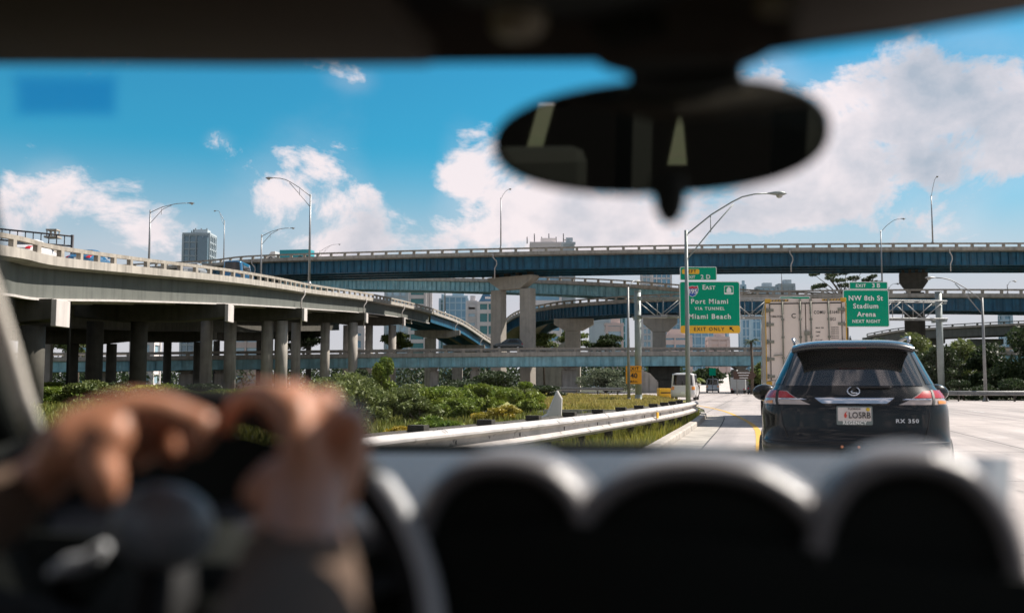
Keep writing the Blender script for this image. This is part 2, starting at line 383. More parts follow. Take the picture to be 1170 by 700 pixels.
# grass bank between the ramp lane and the cross road
def blades(name, regions, n, hmin, hmax, m, w=.02):
    vs = np.zeros((n*3, 3)); k = 0; rg = random.Random(5)
    while k < n:
        poly, wgt = regions[rg.randrange(len(regions))]
        (a, b, c, d) = poly; u, v = rg.random(), rg.random()
        x = (a[0]*(1-u)+b[0]*u)*(1-v)+(d[0]*(1-u)+c[0]*u)*v; y = (a[1]*(1-u)+b[1]*u)*(1-v)+(d[1]*(1-u)+c[1]*u)*v
        z0 = wgt; h = rg.uniform(hmin, hmax)*(.5+mnoise.noise((x*.5, y*.5, 0))*.8+.5); h = max(h, .04); an = rg.uniform(0, math.pi); ww = w*(1+y*.03)
        dx, dy = math.cos(an)*ww, math.sin(an)*ww; lx, ly = rg.uniform(-.4,.4)*h, rg.uniform(-.4,.4)*h
        vs[k*3] = (x-dx, y-dy, z0); vs[k*3+1] = (x+dx, y+dy, z0); vs[k*3+2] = (x+lx, y+ly, z0+h); k += 1
    me = bpy.data.meshes.new(name); me.vertices.add(n*3); me.vertices.foreach_set('co', vs.ravel()); me.loops.add(n*3); me.loops.foreach_set('vertex_index', np.arange(n*3)); me.polygons.add(n)
    me.polygons.foreach_set('loop_start', np.arange(0, n*3, 3)); me.polygons.foreach_set('loop_total', np.full(n, 3)); me.materials.append(m); me.update(); me.validate()
    o = bpy.data.objects.new(name, me); COL.objects.link(o); tag(o, kind='stuff'); return o
o = MB().add([(-1,50,.02),(9.3,49,.02),(10.5,60,.02),(14,80,.02),(13.7,96,.02),(7,115,.02),(-4,128,.02),(-8,80,.02)], [tuple(range(8))]).build('grass_verge', mat('dry_turf', (.38,.33,.11), .95, var=.4, vscale=.5, col2=(.27,.29,.08), bump=.4)); tag(o, kind='structure')
blades('grass', [(((1,50),(9,50),(11.5,70),(1,70)), .02), (((2,70),(11.5,70),(13.5,95),(4,95)), .02), (((-1,90),(13,95),(6,114),(-2,118)), .02)], 34000, .08, .3, GRASSM, .035)
s0, s1, s2, s3 = KP[6], KP[18], KP[30], KP[44]
blades('weeds', [(((KP[i].x-2.3, KP[i].y+.3), (KP[i].x-.25, KP[i].y), (KP[i+6].x-.25, KP[i+6].y), (KP[i+6].x-2.0, KP[i+6].y+.3)), 0.0) for i in range(24, min(len(KP)-14, 96), 6)], 16000, .08, .42, leafmat('weed_leaves', (.13,.2,.04), (.42,.38,.06), 1.5), .013)

# ------------------------------------------------------------------ elevated bridges
def bridge(name, label, cat, ctrl, away, width, gd, gm, conc, railm, step=1.2, post=2.4, slab=.3, rail=.85, stiff=1.2, over=.8, flange=.05, ngird=3, lit_flange=None):
    path = smooth_path(ctrl, step); fr = frames(path, away); p0 = path[0]
    root = thing(name, label, cat, (p0.x, p0.y, 0))
    top = -rail
    # deck slab with upturned kerb
    MB().sweep(fr, [(0,top+.22),(0,top-slab),(over*.35,top-slab-.12),(width-over*.35,top-slab-.12),(width,top-slab),(width,top+.22),(width-.35,top+.22),(width-.4,top),(.4,top),(.35,top+.22)]).build('deck', conc, root, world=True, fixn=True)
    def parapet(u0, u1):
        b = MB(); b.sweep(fr, [(u0,-.24),(u0,0),(u1,0),(u1,-.24)])
        k = max(1, round(post/step))
        for i in range(0, len(fr)-1, k):
            o_, l_ = fr[i]; wide = .5 if (i//k) % 2 else .28
            if railm in (CONCR,): wide = .42
            ang = math.atan2(l_.y, l_.x); c = o_+l_*((u0+u1)/2)+Vector((0,0,(top+.215-.235)/2))
            b.box(c, (abs(u1-u0)*.98, wide, abs(top)-.215-.235+.004), ang)
        return b.build('parapet', railm, root, world=True, fixn=True)
    parapet(.03, .30); parapet(width-.30, width-.03)
    zt = top-slab-.125
    for k in range(ngird):
        u = over+(width-2*over)*k/(ngird-1); b = MB()
        b.sweep(fr, [(u-.02,zt),(u-.02,zt-gd),(u+.02,zt-gd),(u+.02,zt)])
        b.sweep(fr, [(u-.2,zt-gd),(u-.2,zt-gd-flange),(u+.2,zt-gd-flange),(u+.2,zt-gd)], m=1)
        if stiff and k in (0, ngird-1):
            n = max(1, round(stiff/step))
            for i in range(0, len(fr)-1, n):
                o_, l_ = fr[i]; sg = -1 if k == 0 else 1
                b.box(o_+l_*(u+sg*.12)+Vector((0,0,zt-gd/2)), (.20, .05, gd-.01), math.atan2(l_.y, l_.x), m=1)
        b.build('girder', [gm, lit_flange or gm], root, world=True, fixn=True)
    return root, path, fr
def pier(root, x, y, ztop, rz, cap_len, cap_w, cap_h, cols, col_r, m, square=False, taper=.45, capoff=0, drain=False, capm=None):
    """hammerhead or multi column pier; x,y centre of the cap, rz its direction"""
    pr = empty('pier', Vector((x, y, 0))-root.location, rz); pr.parent = root
    b = MB(); hl = cap_len/2; hw = cap_w/2; e = cap_h*taper
    prof = [(-hl,-cap_h+e),(-hl,0),(hl,0),(hl,-cap_h+e),(hl-cap_len*.28,-cap_h),(-hl+cap_len*.28,-cap_h)]
    b.poly([(u+capoff, -hw, ztop+w) for u, w in prof], (0, cap_w, 0)); b.build('cap', capm or m, pr, fixn=True, bevel=.06)
    for u in cols:
        b = MB()
        if square: b.box((u, 0, (ztop-cap_h)/2-.1), (col_r*2, cap_w*.86, ztop-cap_h+.2))
        else: b.tube([(u, 0, -.3), (u, 0, ztop-cap_h+.02)], col_r, 20)
        b.build('column', m, pr, bevel=.12 if square else 0)
    for s_ in (-1, 1): pass
    return pr
# nearest viaduct on the left
zt = lambda px, py, d: P(px, py, d)
V, Vp, Vf = bridge('concrete_viaduct', 'pale concrete viaduct on round columns curving away at left with open parapet', 'viaduct',
    [(-25.6,8,6.6),(-25.5,30,7.7),zt(0,265,49),zt(30,271,52),zt(70,281,56),zt(160,294,69),zt(262,307,86),zt(320,317,104),zt(360,325,124),zt(418,334,150),zt(461,343,180),zt(495,352,200)], 1, 12.5, 1.70, CONCG, CONC, CONCR, step=.95, post=2.85, stiff=0, over=.95, ngird=4, lit_flange=CONCW, flange=.13)
def z_at(path, y):
    q = min(path, key=lambda p: abs(p.y-y)); return q
for (y, cols, L_) in [(26,(5.0,1.5,-2.5),13),(56,(5.2,1.4,-2.4),13.4),(86,(-1.2,-5.0),13.0),(86.01,(),0),(118,(3.9,2.2,-2.2,-5.0),13),(150,(4.6,.4,-4),13),(180,(4.2,0,-4),12.5)]:
    if not L_: continue
    q = z_at(Vp, y); zt_ = q.z-.85-.3-.125-1.75-.06
    pier(V, q.x-L_/2+.05, y, zt_, 0, L_, 1.7, 1.5, cols, .7, CONCD if y < 110 else CONC, taper=.25, capm=CONCD)  # caps and near columns take the tone darkened for deck shade
    MB().box((q.x+.12+.0, y, zt_-.78), (.3, 1.74, 1.5)).build('sunlit_cap_end', CONCW, V, world=True, bevel=.03)
    # pale block stands in for the sunlit cap end; drain pipe
def drain(root, q, lat, h, tw=.7):
    b = MB(); p = Vector(q)+Vector((-lat.x*.12, -lat.y*.12, -.95)); t = Vector((lat.y, -lat.x, 0))
    b.tube([p, p+Vector((0,0,-.5)), p+t*tw*.9+lat*.25+Vector((0,0,-1.1)), p+t*tw+lat*.3+Vector((0,0,-1.6)), p+t*tw*.4+lat*.3+Vector((0,0,-2.3)), p+t*tw*.4+lat*.3+Vector((0,0,-h))], .09, 8)
    o = b.build('drain_pipe', CONCW, root, world=True); return o
for y in (118, 150, 180):
    i = min(range(len(Vp)), key=lambda k: abs(Vp[k].y-y)); drain(V, Vf[i][0], Vf[i][1], 4.2, -.6)
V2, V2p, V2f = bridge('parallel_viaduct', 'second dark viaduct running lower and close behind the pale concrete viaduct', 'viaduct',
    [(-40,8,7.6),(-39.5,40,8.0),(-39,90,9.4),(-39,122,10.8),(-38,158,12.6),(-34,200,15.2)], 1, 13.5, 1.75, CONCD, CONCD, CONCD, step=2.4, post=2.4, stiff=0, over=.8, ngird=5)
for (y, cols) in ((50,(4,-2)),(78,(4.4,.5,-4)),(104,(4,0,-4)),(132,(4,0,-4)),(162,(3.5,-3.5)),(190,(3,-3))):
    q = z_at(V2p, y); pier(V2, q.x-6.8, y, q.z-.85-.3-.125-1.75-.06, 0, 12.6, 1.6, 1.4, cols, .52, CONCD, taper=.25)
# steel continuation of the viaduct
S, Sp, Sf = bridge('blue_steel_ramp', 'descending ramp with deep blue girder carrying the far end of the pale viaduct', 'bridge',
    [zt(495.8,352.2,200.6),zt(528,365,218),zt(555,383,236),zt(575,396,252),zt(592,408,266)], 1, 9, 1.5, BLUE, CONC, CONCR, post=2.4, stiff=0, over=.7)
for y in (215, 233):
    q = z_at(Sp, y); pier(S, q.x-4.2, y, q.z-.85-.3-.125-1.5-.06, 0, 9.8, 1.6, 1.7, (-1.5,), 1.2, CONC, square=True, taper=.4)
    i = min(range(len(Sp)), key=lambda k: abs(Sp[k].y-y)); drain(S, Sf[i][0], Sf[i][1], 3.4, -.6)
# upper overpass across the whole view
U, Up, Uf = bridge('upper_overpass', 'topmost dark blue girder overpass crossing the whole view above all others', 'overpass',
    [zt(60,309,184),zt(140,302,178),zt(235,297,171),zt(290,291.5,166),zt(439,286.5,160),zt(585,283,155),zt(780,279.5,152),zt(1000,277.5,150),zt(1170,277,150),zt(1420,277,150)], 1, 13, 2.0, BLUE, CONC, CONCR, post=2.4, over=1.25, ngird=4)
def U_pier(px, d):
    q = zt(px, 300, d); i = min(range(len(Up)), key=lambda k: abs(Up[k].x-q.x)); return Up[i]
q = U_pier(585, 156); zc = q.z-.85-.3-.125-2.0-.06
pb = MB()
pr = pier(U, 0.15, q.y+6.4, zc-.55, R(-38), 9.2, 1.9, 2.1, (-3.0,), 1.05, PIERC, square=True, taper=.75)
q2 = U_pier(592, 156)
MB().box((3.0, 0, (zc-2.65)/2-.1), (2.1, 1.63, zc-2.65+.2)).build('column', PIERC, pr, bevel=.12)
for u in (-3.6,-1.2,1.2,3.6):
    MB().box((u, 0, zc-.28), (.7, .9, .54)).build('bearing', CONCD, pr)
q = U_pier(1048, 152)
pr = pier(U, q.x+.6, q.y+6.4, zc-.55, R(-20), 4.2, 2.2, 3.1, (0,), 1.5, CONCD, square=True, taper=.55)
for u in (-1.5,-.5,.5,1.5): MB().box((u, 0, zc-.28), (.42, .9, .54)).build('bearing', CONCD, pr)
i = min(range(len(Up)), key=lambda k: abs(Up[k].x-(-2.9))); drain(U, Uf[i][0], Uf[i][1], 3.9, .55)
for xx in (-44, 42, 66):
    i = min(range(len(Up)), key=lambda k: abs(Up[k].x-xx)); drain(U, Uf[i][0], Uf[i][1], 3.4, .5)
# second overpass, light blue
M2, Mp, Mf = bridge('light_blue_overpass', 'slim pale blue girder bridge directly below the topmost overpass', 'bridge',
    [zt(300,312,224),zt(357,313,212),zt(480,313.5,194),zt(607,315.5,178),zt(700,319,171),zt(780,325,166.5),zt(850,330,164),zt(960,335,162)], 1, 9, 1.75, BLUEL, CONC, CONCR, over=.5)
for (px, d) in ():
    q = min(Mp, key=lambda k: abs(k.x-P(px,300,d).x)); pier(M2, q.x, q.y+4.8, q.z-3.1, R(-10), 7, 1.7, 2.0, (0,), 1.1, CONC, square=True)
# curved ramp sweeping to the right
D, Dp, Df = bridge('curved_blue_ramp', 'curved mid blue girder ramp sweeping right behind the sign gantry', 'bridge',
    [zt(568,386,238),zt(572,372,224),zt(582,360,208),zt(600,351.5,195),zt(630,345.5,184),zt(654,342.5,178),zt(718,337.5,166),zt(800,334,156),zt(900,331.5,150),zt(1048,330,142),zt(1170,330,135),zt(1400,330,124)], 1, 9.5, 1.75, BLUE, CONC, CONCR, over=.45)
for (px, dd, L_, cw, hh) in ((655,181,7.2,2.8,2.2),(752,168,5.6,2.2,2.8),(890,158,6,2.2,2.4),(1230,139,6,2.2,2.4)):
    q = min(Dp, key=lambda k: abs(k.x-P(px,300,dd).x)); pier(D, q.x, q.y+4.9, q.z-3.05-.06, R(-8), L_, 1.8, hh, (-.2,), cw/2, PIERC, square=True, taper=.5)
o = MB(); a = P(606,395,212); b_ = P(652,395,200)
o.poly([(a.x, a.y, -.2), (b_.x, a.y, -.2), (b_.x, a.y, 10.4), (a.x+4.5, a.y, 9.0), (a.x, a.y, 11.2)], (0, 5, 0))
tag(o.build('ramp_abutment', CONC, fixn=True), 'long beige concrete retaining wall under the curved blue ramp', 'wall')
# low bridge carrying cars
LB, Lp, Lf = bridge('low_blue_bridge', 'low light blue girder bridge just above the bushes with cars on it', 'bridge',
    [zt(-160,403,136),zt(-60,403,140),zt(100,402.5,146),zt(300,400.5,154),zt(430,399,155),zt(585,397.3,149.5),zt(760,396.5,149.5),zt(870,396.3,150),zt(1000,396,152),zt(1200,396,154)], 1, 7.2, 1.42, BLUEL, CONC, CONCR, slab=.35, over=.3, step=.95, stiff=1.9, post=2.85)
for (px, w, hm) in ((120,2.0,0),(212,2.0,0),(250,1.3,0),(420,1.2,0),(496,1.2,0),(540,1.4,0),(653,2.3,0),(755,2.0,4.6),(841,2.2,0)):
    q = min(Lp, key=lambda k: abs(math.atan2(k.x, k.y)-math.atan((px-585)/FPX)))
    t_ = q*(1+3.4/q.y); zz = q.z-.85-.35-.125-1.42-.06
    if hm: pier(LB, t_.x, q.y+3.4, zz, 0, hm, 2.0, 2.0, (0,), .95, CONCD, square=True, taper=.3)
    else: pier(LB, t_.x, q.y+3.4, zz, 0, max(w*1.03, 1.3), 3.0, .5, (0,), w/2, CONC, square=True, taper=1)
o = MB(); a = P(733, 440, 144)
o.poly([(a.x, 144, -.1),(a.x+2.4, 144, -.1),(a.x+2.4, 144, 1.6),(a.x+1.2, 144, 2.9),(a.x, 144, 3.3)], (0, 2.5, 0))
tag(o.build('wing_wall', CONC, fixn=True), 'slanted concrete wing wall under the low bridge beside the lamp pole', 'wall')
# pale sloped embankment paving below the low bridge
o = MB().add([P(776,449,185),P(835,452,178),P(832,428,215),P(792,433,215)], [(0,1,2,3)]).build('embankment', CONCW, solid=.2); tag(o, kind='structure')
# distant elevated road on the right behind the trees
X5, _, _ = bridge('distant_viaduct', 'far grey concrete elevated road behind the trees at right', 'viaduct',
    [zt(990,381,300),zt(1030,374,285),zt(1090,370,270),zt(1170,366,255),zt(1300,362,240)], 1, 11, 2.2, CONCG, CONC, CONCG, stiff=0, post=3.6, step=1.8)
for (px, d) in ((1010,294),(1068,277),(1135,263)):
    q = P(px, 371, d); pier(X5, q.x, q.y+5, q.z-3.5, 0, 9, 2, 2.5, (0,), 1.4, CONCG, square=True)
# ------------------------------------------------------------------ lamps
def lamp(label, base, top, arm, rise, head_yaw=None, r=.11, truss=True, group='street lamps with curved bracket arms', m=None, headlen=.75, name='street_lamp'):
    """base point, pole top z, arm vector (dx, dy) to the lamp head, rise above the pole top"""
    m = m or POLE; b0 = Vector(base); H = top-b0.z
    root = thing(name, label, 'street lamp', b0, 0, group)
    MB().tube([(0,0,0),(0,0,H)], [r, r*.62], 12).lathe([(r*1.9,0),(r*1.9,.05),(r*1.5,.12),(r*1.02,.3)], (0,0,0)).build('pole', m, root)
    A = Vector((arm[0], arm[1], 0)); L = A.length; u = A.normalized()
    f = lambda t, h: u*(L*t)+Vector((0,0,H+h))
    ar = max(r*.3, .03)
    b = MB(); b.tube([f(0,-.25), f(.28,rise*.42), f(.5,rise*.75), f(.62,rise*.9), f(.76,rise*.98), f(.9,rise)], ar, 8)
    if truss:
        b.tube([f(0,-.25-L*.27), f(.3,rise*.1), f(.52,rise*.70)], ar*.85, 8)
        b.tube([f(.27,rise*.42-.02), f(.27,rise*.42-L*.19)], ar*.6, 6)
    b.build('arm', m, root)
    h = MB(); c = f(.9, rise); sx = Vector((-u.y, u.x, 0))
    rows = []
    for t, w, up_, dn in ((0,.035,.03,.03),(.15,.07,.05,.04),(.35,.13,.085,.06),(.6,.17,.10,.08),(.85,.13,.06,.06),(1.0,.03,.0,.01)):
        o = c+u*(headlen*t); k = headlen/.75
        rows.append([o+sx*(w*k*math.cos(a))+Vector((0,0,(up_ if math.sin(a) > 0 else dn)*k*math.sin(a))) for a in [2*math.pi*i/12 for i in range(13)]])
    h.grid(rows); h.build('lamp_head', m, root, fixn=True)
    g = MB(); o = c+u*(headlen*.62); k = headlen/.75
    g.lathe([(.0,-.17*k),(.06*k,-.165*k),(.11*k,-.13*k),(.13*k,-.06*k)], o, n=12); g.build('lens', LENS, root)
    return root
LENS = mat('lamp_lens_glass', (.35,.36,.33), .15, coat=.5)
pt = lambda px, py, d: P(px, py, d)
b_ = G(785, 466); Y0 = 50.0
lamp('tall grey street lamp in front of the green port sign, arm reaching right', (P(785.5,400,Y0).x, Y0, -.02), P(785,263,Y0).z, (P(892,300,Y0).x-P(785.5,300,Y0).x, .3), (268-224)/FPX*Y0, r=.13, m=GALVG, headlen=1.0)
Yr = 74.0
lamp('grey street lamp behind the right guardrail, arm reaching left over the gantry', (P(1124,400,Yr).x, Yr, -.02), P(1124,340,Yr).z, (P(1066,300,Yr).x-P(1124,300,Yr).x, 0), (340-317)/FPX*Yr, r=.13, m=GALV, headlen=.8)
Yt = 73.0
lamp('thin pale street lamp close beside the left gantry post', (P(718,400,Yt).x, Yt, -.02), P(717.5,328,Yt).z, (.75, .9), .55, r=.12, m=GALV, truss=False, headlen=.7)
def on_deck(fr, px, lat=.18, rail=.0):
    i = min(range(len(fr)), key=lambda k: abs(((fr[k][0]+fr[k][1]*lat).x/(fr[k][0]+fr[k][1]*lat).y)-(px-585)/FPX)); o, l = fr[i]; p = o+l*lat; return Vector((p.x, p.y, p.z-.02)), p.y
def deck_lamp(fr, px, ytop, ax, ay, yhead, label, lat=.18, r=.11, arm_y=0.0, truss=True, hl=.75):
    p, d = on_deck(fr, px, lat); top = P(px, ytop, p.y).z; L = (ax-px)/FPX*p.y
    lamp(label, p, top, (L, arm_y), (ytop-yhead)/FPX*p.y, r=r, truss=truss, headlen=hl)
deck_lamp(Vf, 353, 222, 306, 0, 203, 'grey street lamp on the pale viaduct parapet with arm reaching left', r=.16, hl=1.1)
deck_lamp(Vf, 167, 240, 214, 0, 232, 'dark street lamp on the pale viaduct with arm reaching right above the parapet', lat=12.3, r=.12)
deck_lamp(Vf, 297, 268, 333, 0, 260.5, 'street lamp with small antenna tip on the pale viaduct, arm over the light sky', lat=12.3, r=.15)
deck_lamp(Sf, 508, 308, 511, 0, 305, 'slender lamp pole at the start of the deep blue descending ramp', lat=.2, r=.16, arm_y=-1.5, truss=False)
deck_lamp(Uf, 254.5, 252, 241, 0, 239, 'small street lamp on the upper overpass beside the dark tower', lat=12.5, r=.12, arm_y=1.5)
deck_lamp(Uf, 574, 226, 584, 0, 219, 'straight lamp pole on the upper overpass above the twin column pier', r=.11, arm_y=-2, truss=False)
deck_lamp(Uf, 1070, 223, 1066, 0, 207, 'lamp pole on the upper overpass seen end on at right, tallest above the deck', r=.12, arm_y=-3.5, truss=False)
deck_lamp(Df, 1014.5, 263, 1037, 0, 251, 'lamp pole rising from the curved ramp above the stadium sign', r=.12, arm_y=-1, truss=False)
deck_lamp(Mf, 897, 307, 889, 0, 300, 'thin lamp pole behind the container truck top', r=.09, arm_y=-1, truss=False, lat=8.8)
deck_lamp(Df, 1158, 325, 1164, 0, 321, 'short lamp head peeking over the curved ramp railing at far right', lat=9.3, r=.09, truss=False)
deck_lamp(Mf, 364, 286, 386, 0, 279, 'street lamp half hidden behind the left part of the upper overpass', lat=8.8, r=.12)
deck_lamp(Mf, 657, 280, 648, 0, 274, 'tiny lamp peeking above the upper overpass railing near the striped tower', lat=8.8, r=.1, truss=False)
deck_lamp(Df, 1019, 328, 1027, 0, 324, 'short lamp head behind the stadium sign corner', lat=9.3, r=.08, truss=False)
# ------------------------------------------------------------------ sign gantry
YG, YG2 = 75.0, 78.5
gp0 = Vector((P(729,400,YG).x, YG, 0)); gp1 = Vector((P(1074,400,YG2).x, YG2, 0))
gx = gp1-gp0; gL = gx.length; ga = math.atan2(gx.y, gx.x)
GT = thing('sign_gantry', 'grey steel truss gantry carrying the green highway signs over the road', 'sign gantry', gp0, ga)
for nm, xx, H in (('post', 0, P(729,333,YG).z), ('post', gL, P(1074,334,YG2).z)):
    MB().tube([(xx,0,-.02),(xx,0,H)], .25, 20).tube([(xx,0,H),(xx,0,H+.06)], .28, 20).lathe([(.5,0),(.5,.05),(.3,.1),(.26,.5)], (xx,0,0)).build(nm, GALVG, GT)
zT = P(729,340.5,YG).z; zB = P(729,361.5,YG).z
for yy in (-.75, .75):
    for z in (zT, zB): MB().tube([(-.25,yy,z),(gL+.25,yy,z)], .07, 10).build('chord', GALV, GT)
nb = 14; bw = gL/nb
for k in range(nb):
    for yy in (-.75, .75):
        b = MB(); x0, x1 = k*bw, (k+1)*bw
        (b.tube([(x0,yy,zT),(x1,yy,zB)], .038, 6) if k % 2 == 0 else b.tube([(x0,yy,zB),(x1,yy,zT)], .038, 6))
        if k: b.tube([(x0,yy,zB),(x0,yy,zT)], .032, 6)
        b.build('brace', GALV, GT)
    b = MB(); b.tube([(k*bw,-.75,zB),(k*bw,.75,zB)], .03, 6).tube([(k*bw,-.75,zT),(k*bw,.75,zT)], .03, 6); b.tube([(k*bw,-.75,zB),((k+1)*bw,.75,zB)], .028, 6); b.build('brace', GALV, GT)
for xx in (0, gL): MB().bar((xx,-.95,zB-.12),(xx,.95,zB-.12), .2,.22).bar((xx,-.95,zT-.12),(xx,.95,zT-.12), .2,.22).build('bracket', GALVG, GT)
# luminaire catwalk box below the first sign side
MB().box((.9*1.0, -1.15, zB-.12), (1.9,.55,.12)).box((1.6,-1.35,zB-.02),(.5,.3,.18)).build('light_fixture', GALV, GT)
def rrect(w, h, r, n=5):
    pts = []
    for cx, cz, a0 in ((w/2-r, h/2-r, 0), (-w/2+r, h/2-r, 90), (-w/2+r, -h/2+r, 180), (w/2-r, -h/2+r, 270)):
        for i in range(n+1): a = R(a0+90*i/n); pts.append((cx+r*math.cos(a), cz+r*math.sin(a)))
    return pts
def panel(root, name, x, z, w, h, r, m, edge=SIGNW, y=0, parent=None, bw=.05):
    pr = parent or root
    b = MB().poly([(x+a, y, z+c) for a, c in rrect(w, h, r)], (0, .05, 0)); pa = b.build(name, edge, pr, fixn=True)
    b = MB().poly([(x+a, y-.008, z+c) for a, c in rrect(w-2*bw, h-2*bw, max(r-bw, .01))], (0, .006, 0)); b.build('face', m, pa, fixn=True)
    return pa
def sign_root(name, label, px0, px1, py0, py1, d, off=-1.0):
    a = P(px0, py1, d); c = P(px1, py0, d)
    r = thing(name, label, 'road sign', ((a.x+c.x)/2, d, (a.z+c.z)/2), 0)
    return r, c.x-a.x, c.z-a.z
s_, w_, h_ = sign_root('highway_sign', 'large green highway sign for the port with yellow bottom strip and small tab on top', 777, 845, 321.5, 380.5, 74.3)
k = w_/68.0   # metres per photo pixel on the sign
sx = lambda px: (px-811)*k
sz = lambda py: (351-py)*k
panel(s_, 'panel', 0, 0, w_, h_, .2, SIGNG)
pp = MB().poly([(a, -.016, sz(376)+c) for a, c in rrect(w_-.06, 8.6*k, .16)], (0,.006,0)).build('yellow_strip', SIGNY, s_, fixn=True)
panel(s_, 'tab', sx(798.5), sz(312.8), 41.5*k, 15.5*k, .12, SIGNG)
TX = lambda s, body, px, py, hpx, m=SIGNW, **kw: text(body, hpx*k*1.38, (sx(px), -.022, sz(py)), s, m, bold=.022, extrude=.003, **kw)
MB().poly([(sx(789.8)+a, -.016, sz(310.6)+c) for a, c in rrect(19.5*k, 5.4*k, .1)], (0,.006,0)).build('yellow_badge', SIGNY, s_, fixn=True)
TX(s_, 'LEFT', 790, 310.6, 3.6, INK, spacing=1.25); TX(s_, 'EXIT', 790, 317, 3.5); TX(s_, '2 D', 806.5, 316.8, 4.9, spacing=1.1)
TX(s_, 'E', 804.5, 328.6, 5.4); TX(s_, 'AST', 811.8, 329.1, 4.2, spacing=1.15)
TX(s_, 'Port Miami', 810.5, 344.6, 5.6, spacing=1.22); TX(s_, 'VIA TUNNEL', 810.5, 352.6, 3.6, spacing=1.25); TX(s_, 'Miami Beach', 810.5, 361.6, 5.6, spacing=1.22)
TX(s_, 'EXIT ONLY', 809.5, 375.8, 4.0, INK, spacing=1.3)
ax_, az_ = sx(835), sz(375.6); a5 = k*2.6
MB().poly([(ax_-a5, -.022, az_+a5), (ax_+a5*.5, -.022, az_+a5*.8), (ax_+.0*a5, -.022, az_+.35*a5), (ax_+a5, -.022, az_-a5*.7), (ax_+.7*a5, -.022, az_-a5), (ax_-.35*a5, -.022, az_), (ax_-.8*a5, -.022, az_-.5*a5)], (0,.004,0)).build('arrow', INK, s_, fixn=True)
# interstate shield
SB = mat('shield_blue', (.02,.1,.45), .45); SR = mat('shield_red', (.6,.05,.06), .45)
def shield(cx, cz, s, y):
    return [(cx+a*s, y, cz+b*s) for a, b in ((-.5,.52),(-.25,.44),(0,.52),(.25,.44),(.5,.52),(.56,.2),(.52,-.12),(.3,-.42),(0,-.58),(-.3,-.42),(-.52,-.12),(-.56,.2))]
cx, cz = sx(791.5), sz(332.6); ss = 12*k
sh = MB().poly(shield(cx, cz, ss, -.014), (0,.005,0)).build('route_shield', SIGNW, s_, fixn=True)
MB().poly(shield(cx, cz, ss*.92, -.019), (0,.004,0)).build('shield_field', SB, sh, fixn=True)
MB().poly([(cx+a*ss*.92, -.024, cz+b*ss*.92) for a, b in ((-.5,.5),(-.25,.42),(0,.5),(.25,.42),(.5,.5),(.55,.25),(-.55,.25))], (0,.004,0)).build('shield_band', SR, sh, fixn=True)
text('395', ss*.62, (cx, -.03, cz-.06*ss), s_, SIGNW, bold=.02)
cx, cz = sx(832.6), sz(331.6); u = k
b = MB().poly([(cx+a, -.014, cz+c) for a, c in rrect(10.4*u, 9.6*u, .05)], (0,.004,0)); em = b.build('tunnel_emblem', SIGNW, s_, fixn=True)
MB().poly([(cx+a, -.019, cz+.6*u+c) for a, c in rrect(9.2*u, 7.0*u, .05)], (0,.004,0)).build('field', SIGNG, em, fixn=True)
MB().poly([(cx+a*u, -.024, cz+c*u) for a, c in ((-2.6,-2.6),(2.6,-2.6),(2.7,.6),(1.9,2.2),(.7,3.0),(.3,3.9),(-.3,3.9),(-.7,3.0),(-1.9,2.2),(-2.7,.6))], (0,.004,0)).build('emblem_mark', SIGNW, em, fixn=True)
for x_ in (sx(790), sx(811), sx(834)):
    MB().box((x_, .12, -.1), (.1,.12,h_*.9)).build('bracket', GALV, s_)
s2, w2, h2 = sign_root('highway_sign', 'green highway sign for the stadium and arena beside the truck container', 964, 1015, 331, 373.5, 76.0)
k = w2/51.0; sx = lambda px: (px-989.5)*k; sz = lambda py: (352.25-py)*k
panel(s2, 'panel', 0, 0, w2, h2, .16, SIGNG); panel(s2, 'tab', sx(992.7), sz(326.7), 43*k, 8.6*k, .1, SIGNG)
TX = lambda s, body, px, py, hpx, m=SIGNW, **kw: text(body, hpx*k*1.38, (sx(px), -.022, sz(py)), s, m, bold=.022, extrude=.003, **kw)
TX(s2, 'EXIT', 984, 327, 3.6, spacing=1.15); TX(s2, '3 B', 1001, 326.8, 4.9)
TX(s2, 'NW 8th St', 989, 341, 5.6, spacing=1.12); TX(s2, 'Stadium', 989, 349.8, 5.6, spacing=1.15); TX(s2, 'Arena', 989.5, 359, 5.4, spacing=1.15); TX(s2, 'NEXT RIGHT', 989, 366.8, 3.5, spacing=1.15)
s3, w3, h3 = sign_root('highway_sign', 'small green sign reading South peeking above the truck container', 891, 925.5, 338.4, 358, 76.0)
k = w3/34.5; sx = lambda px: (px-908.2)*k; sz = lambda py: (348.2-py)*k
panel(s3, 'panel', 0, 0, w3, h3, .12, SIGNG); TX(s3, 'South', 908.5, 345, 5.6, spacing=1.15)
# exit speed sign on the gantry post
s4, w4, h4 = sign_root('speed_sign', 'orange yellow exit speed sign reading 40 on the left gantry post', 716.3, 734.3, 417.5, 438.3, 73.9)
s4.location.y = 74.55 - .0
k = w4/18.; sx = lambda px: (px-725.3)*k; sz = lambda py: (427.9-py)*k
ORG = mat('orange_sign_sheeting', (.95,.40,.01), .6, var=.05)
panel(s4, 'panel', 0, 0, w4, h4, .06, ORG, edge=ORG, bw=.02)
TX(s4, 'EXIT', 725.3, 421, 3.6, INK, spacing=1.2); TX(s4, '40', 725.5, 429, 5.8, INK); TX(s4, 'M.P.H.', 725.5, 435.6, 2.2, INK, spacing=1.05)
MB().box((0,-.012,sz(424)),(w4*.98,.008,.03)).build('rule', INK, s4)
